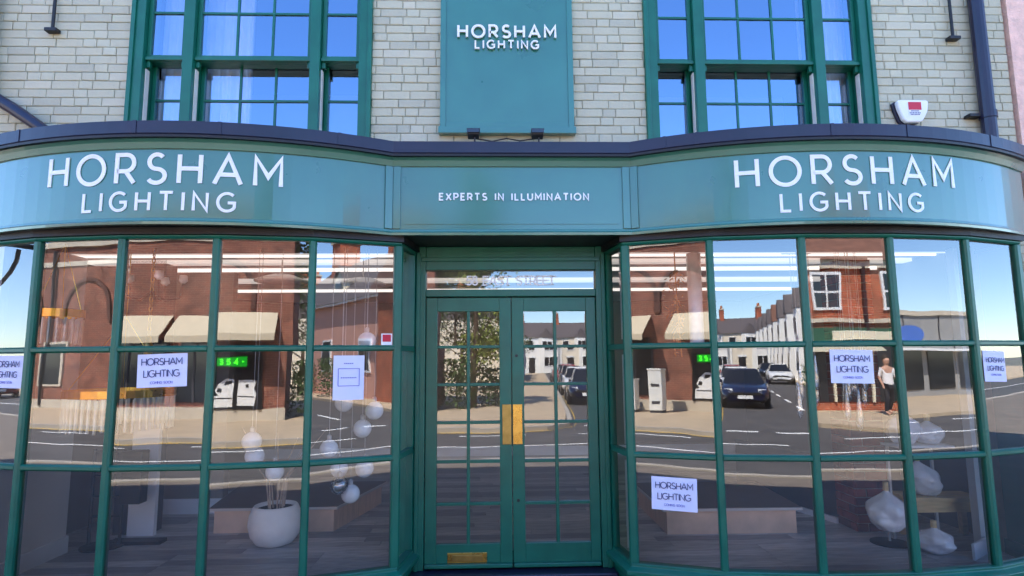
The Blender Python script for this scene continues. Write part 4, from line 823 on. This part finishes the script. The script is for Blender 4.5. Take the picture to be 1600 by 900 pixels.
wb = tag(empty('stone_block', (56, -20, 0)), 'far pale stone block along the road beyond the modern block', 'building')
MB().box(44, 70, -34, -20, -.02, 4.5).build('wall', 'stone', wb)
for k in range(6): MB().box(45+k*4, 47+k*4, -19.999, -19.95, 1.2, 2.8).build('window', 'darkglass', wb)
# the dormer house itself, its long side to the side street
MB().box(10.4, 17, -34.4, -21.6, -.02, 5.0).build('wall', 'pinkrender', dm)
MB().add([(10.0, -21.4, 4.9), (10.0, -34.6, 4.9), (13.6, -34.6, 8.1), (13.6, -21.4, 8.1), (17.2, -34.6, 4.9), (17.2, -21.4, 4.9)], [(0, 1, 2, 3), (3, 2, 4, 5), (0, 3, 5), (1, 4, 2), (0, 5, 4, 1)]).build('roof', 'slate', dm)
MB().box(10.08, 10.22, -34.6, -21.4, 4.80, 4.92).build('gutter', 'white', dm)
d_ = MB().prismy([(-.6, 5.3), (.6, 5.3), (.6, 6.3), (0, 7.0), (-.6, 6.3)], 0, 2.0).build('dormer', 'cream', dm); d_.location = (10.75, -27.6, 0); d_.rotation_euler = (0, 0, -PI/2)
for s_ in (-1, 1): MB().hexa([(10.6, -27.6+s_*.78, 6.15), (12.9, -27.6+s_*.78, 6.15), (12.9, -27.6, 7.06), (10.6, -27.6, 7.06), (10.6, -27.6+s_*.78, 6.23), (12.9, -27.6+s_*.78, 6.23), (12.9, -27.6, 7.15), (10.6, -27.6, 7.15)]).build('dormer_roof', 'slate', dm)
MB().box(10.70, 10.748, -28.0, -27.2, 5.45, 6.25).build('dormer_pane', 'darkglass', dm)
for yy in (-25, -32.5):
    c = MB().box(12.6, 14.0, yy-.6, yy+.6, 6.6, 9.3).build('chimney', 'orangebrick', dm); MB().box(12.5, 14.1, yy-.7, yy+.7, 9.301, 9.5).build('chimney_cap', 'stone', c)
    for k in (-.4, 0, .4): MB().lathe([(.14, 0), (.11, .5)], (13.3+k, yy, 9.5), 8).build('chimney_pot', 'pot2', c)
for yy in (-23.5, -28, -32):
    w = MB().box(10.34, 10.399, yy-.6, yy+.6, 1.2, 2.9).build('window', 'white', dm); MB().box(10.33, 10.339, yy-.5, yy+.5, 1.3, 2.8).build('pane', 'darkglass', w)
# trees
def tree(name, loc, h, r, n, leafm, label, sd, trunk=.12, base=.25):
    e = tag(empty(name, loc), label, 'tree'); rr = random.Random(sd); x0, y0, z0 = loc
    MB().tube([(x0, y0, z0-.05), (x0+.05, y0, z0+h*.3), (x0-.05, y0+.05, z0+h*.6), (x0, y0, z0+h*.9)], [trunk, trunk*.8, trunk*.5, trunk*.15], 8).build('trunk', 'bark', e)
    lb2 = MB(); cl = []
    for k in range(16):
        a = rr.random()*6.28; zz = base+rr.random()*(.95-base); rr_ = r*(1-abs(zz-.55)*1.2)*rr.uniform(.4, 1); c = Vector((x0+rr_*math.cos(a), y0+rr_*math.sin(a), z0+h*zz)); cl.append((c, r*rr.uniform(.3, .5)))
        lb2.tube([(x0, y0, z0+h*(zz-.15)), tuple(c)], [trunk*.35, trunk*.08], 5)
    lb2.build('limb', 'bark', e); mb = MB()
    for k in range(n):
        c, cr = rr.choice(cl); p = c+Vector((rr.gauss(0, .5), rr.gauss(0, .5), rr.gauss(0, .6)))*cr; u = Vector((rr.gauss(0, 1), rr.gauss(0, 1), rr.gauss(0, 1))).normalized(); v = u.orthogonal().normalized(); l = rr.uniform(.05, .11)
        mb.add([p-u*l, p+v*l*.6, p+u*l, p-v*l*.6], [(0, 1, 2, 3)])
    mb.build('crown', leafm, e); return e
tree('street_tree', (-.95, -17.6, 0), 9, 1.35, 8000, 'leaf', 'tall light green street tree at the corner of the brick hall', 1)
tree('street_tree', (-2.1, -30, 0), 6.5, 2.0, 4200, 'leaf2', 'bushy dark street tree down the side street', 2, base=.12)
tree('street_tree', (1.4, -41, 0), 5.5, 1.6, 3000, 'leaf2', 'small dark street tree near the parked cars', 3)
def shrub(loc, r, h, n, sd, label):
    e = tag(empty('shrub', loc), label, 'shrub', 'shrubs across the road'); rr = random.Random(sd); mb = MB()
    for k in range(n):
        a = rr.random()*6.28; q = r*math.sqrt(rr.random()); p = Vector((loc[0]+q*math.cos(a), loc[1]+q*math.sin(a), loc[2]+h*rr.random()**.8)); u = Vector((rr.gauss(0, 1), rr.gauss(0, 1), rr.gauss(0, 1))).normalized(); v = u.orthogonal().normalized(); l = rr.uniform(.04, .09); mb.add([p-u*l, p+v*l*.6, p+u*l, p-v*l*.6], [(0, 1, 2, 3)])
    mb.build('foliage', 'leaf2', e); MB().tube([(*loc[:2], loc[2]-.05), (loc[0], loc[1], loc[2]+h*.7)], .03, 6).build('stem', 'bark', e)
for i, (x, yy, r, h) in enumerate(((-1.5, -17.0, .7, 1.8), (-.2, -18.2, .6, 1.5), (9.7, -25.5, .8, 1.9), (9.9, -30, .8, 1.6), (10.2, -38, .9, 1.3))): shrub((x, yy, 0), r, h, 900, 20+i, ('leafy shrub at the foot of the street tree', 'leafy shrub beside the side street kerb', 'leafy shrub behind the corner house', 'leafy shrub against the tan wall of the dormer house', 'low leafy hedge in a terrace front garden')[i])
# utility cabinets
for x, w, h, lb2 in ((-6.75, .42, 1.35, 'tall white utility cabinet beside the brick hall window'), (-6.2, .55, 1.05, 'wide white utility cabinet between two taller ones'), (-5.2, .45, 1.4, 'tall white utility cabinet nearest the display window')):
    yy = -15.0; e = tag(empty('utility_cabinet', (x, yy, 0)), lb2, 'cabinet', 'utility cabinets by the brick hall')
    MB().box(x-w/2, x+w/2, yy-.18, yy+.18, .08, h).build('body', 'cab', e, bev=.015); MB().box(x-w/2+.02, x+w/2-.02, yy-.16, yy+.16, -.01, .079).build('base', 'darkwall', e); MB().box(x-w/2-.02, x+w/2+.02, yy-.2, yy+.2, h+.001, h+.05).build('lid', 'cab', e, bev=.01)
    for z in (.3, h*.62): MB().box(x-w*.3, x+w*.3, yy+.181, yy+.19, z, z+.09).build('vent', 'darkwall', e)
# cars
def car(paint, name='parked_car'):
    e = empty(name); sec = []                               # nose towards +y
    st = [(-2.1, .70, .38, .72), (-2.05, .80, .30, .88), (-1.5, .86, .22, .96), (-.3, .88, .2, .95), (.8, .88, .2, .93), (1.5, .86, .24, .82), (1.95, .80, .28, .70), (2.1, .68, .36, .58)]
    mb = MB(); n = 10
    for y_, w, z0, z1 in st:
        for px, pz in ((-.86, z0), (.86, z0), (.98, z0+.12), (1.0, (z0+z1)/2), (.96, z1-.06), (.84, z1), (-.84, z1), (-.96, z1-.06), (-1.0, (z0+z1)/2), (-.98, z0+.12)): mb.v.append((px*w, y_, pz))
    for i in range(len(st)-1): mb.f += [(i*n+k, i*n+(k+1) % n, (i+1)*n+(k+1) % n, (i+1)*n+k) for k in range(n)][::1]
    mb.f += [tuple(range(n)), tuple((len(st)-1)*n+k for k in range(n-1, -1, -1))]
    mb.build('body', paint, e, smooth=True)
    g = MB(); lo, hi = [(-.74, -1.75), (.74, -1.75), (.76, .95), (-.76, .95)], [(-.56, -1.25), (.56, -1.25), (.58, .25), (-.58, .25)]
    g.hexa([(*p, .90) for p in lo]+[(*p, 1.40) for p in hi]).build('window', 'darkglass', e, bev=.03)
    MB().hexa([(p[0]*1.02, p[1]*1.02, 1.385) for p in hi]+[(p[0]*.9, p[1]*.9, 1.46) for p in hi]).build('roof', paint, e, bev=.03)
    for x in (-.8, .8):
        for yy in (-1.3, 1.3):
            w = MB().lathe([(.2, -.10), (.31, -.09), (.32, 0), (.31, .09), (.2, .10)], (0, 0, 0), 20).build('wheel', 'tyre', e, smooth=True); w.location = (x, yy, .32); w.rotation_euler = (0, PI/2, 0)
            r_ = MB().lathe([(.19, -.105), (.19, .105)], (0, 0, 0), 14).build('rim', 'rim', w)
        MB().hexa([(x*.55, 2.0, .60), (x*.9, 1.90, .60), (x*.9, 1.7, .60), (x*.55, 1.8, .60), (x*.55, 1.99, .72), (x*.9, 1.89, .72), (x*.9, 1.7, .74), (x*.55, 1.8, .74)]).build('headlight', 'lamp', e)
        MB().box(min(x*1.12, x*1.0), max(x*1.12, x*1.0), .62, .78, .92, 1.04).build('mirror', paint, e)
    MB().box(-.26, .26, 2.09, 2.125, .40, .52).build('number_plate', 'white', e); MB().box(-.5, .5, 2.03, 2.115, .54, .62).build('grille', 'tyre', e)
    return e
cars = [('navy', (sxl(-21.5)+1.15, -21.7), 'dark navy parked car facing the shop at the head of the row'), ('whitecar', (sxl(-28)+1.1, -28.2), 'white parked car behind the navy car'), ('black', (sxl(-34)+1.1, -34.5), 'black parked car behind the white car'), ('redcar', (sxl(-41)+1.1, -41), 'red parked car down the side street'), ('silver', (sxl(-48)+1.1, -47.5), 'silver parked car behind the red car'), ('whitecar', (sxr(-44)-1.2, -44), 'white parked car on the terrace side of the side street'), ('black', (sxr(-54)-1.2, -54), 'black parked car on the terrace side of the side street'), ('redcar', (-43, -9.4), 'red car standing in the main road beyond the brick hall')]
cp = {}
for pt, (x, yy), lb2 in cars:
    if pt in cp: o = copy_tree(cp[pt])
    else: o = cp[pt] = car(pt)
    o.location = (x, yy, -.108); o.rotation_euler = (0, 0, ang if x > 0 else -PI/2); tag(o, lb2, 'car', 'parked cars')
# a person walking past the corner shop
def skinned(name, V_, E_, mat, parent, sub=2):
    me = bpy.data.meshes.new(name); me.from_pydata([v[:3] for v in V_], E_, []); me.materials.append(M[mat]); o = bpy.data.objects.new(name, me); COL.objects.link(o); setp(o, parent)
    md = o.modifiers.new('skin', 'SKIN'); 
    for i, v in enumerate(V_): me.skin_vertices[0].data[i].radius = (v[3], v[3]*(v[4] if len(v) > 4 else 1)); me.skin_vertices[0].data[i].use_root = (i == 0)
    md.use_smooth_shade = True; s_ = o.modifiers.new('sub', 'SUBSURF'); s_.levels = sub; s_.render_levels = sub; return o
pe = tag(empty('person', (12.05, -14.6, 0)), 'person in white top and dark trousers walking past the corner house', 'person')
px, py = 12.05, -14.6
Vb = [(0, 0, .95, .15, .7), (0, 0, 1.2, .14, .7), (0, 0, 1.40, .15, .65), (0, 0, 1.50, .055), (0, .02, 1.60, .115, 1.1), (0, .01, 1.74, .10, 1.1), (-.1, 0, .88, .085), (-.12, .08, .48, .06), (-.12, .0, .09, .042), (-.12, .15, .04, .035), (.1, 0, .88, .085), (.12, -.04, .48, .06), (.12, -.22, .12, .042), (.12, -.1, .05, .035), (-.19, 0, 1.40, .055), (-.25, -.04, 1.14, .042), (-.24, .08, .90, .032), (-.24, .12, .80, .03), (.19, 0, 1.40, .055), (.25, .04, 1.14, .042), (.24, .16, .92, .032), (.24, .2, .83, .03)]
Eb = [(0, 1), (1, 2), (2, 3), (3, 4), (4, 5), (0, 6), (6, 7), (7, 8), (8, 9), (0, 10), (10, 11), (11, 12), (12, 13), (2, 14), (14, 15), (15, 16), (16, 17), (2, 18), (18, 19), (19, 20), (20, 21)]
Wp = lambda L, k=1.: [(v[0]+px, v[1]+py, v[2], v[3]*k, *(v[4:])) for v in L]
skinned('body', Wp(Vb), Eb, 'skin', pe)
skinned('shirt', Wp([(0, 0, .84, .17, .75), (0, 0, .98, .165, .75)]+[Vb[i] for i in (1, 2, 14, 15, 18, 19)], 1.16), [(0, 1), (1, 2), (2, 3), (3, 4), (4, 5), (3, 6), (6, 7)], 'shirt', pe)
skinned('trousers', Wp([Vb[i] for i in (0, 6, 7, 8, 10, 11, 12)], 1.16), [(0, 1), (1, 2), (2, 3), (0, 4), (4, 5), (5, 6)], 'trouser', pe)
MB().ball((px, py-.035, 1.715), .115, 14, 8).build('hair', 'hair', pe, smooth=True)
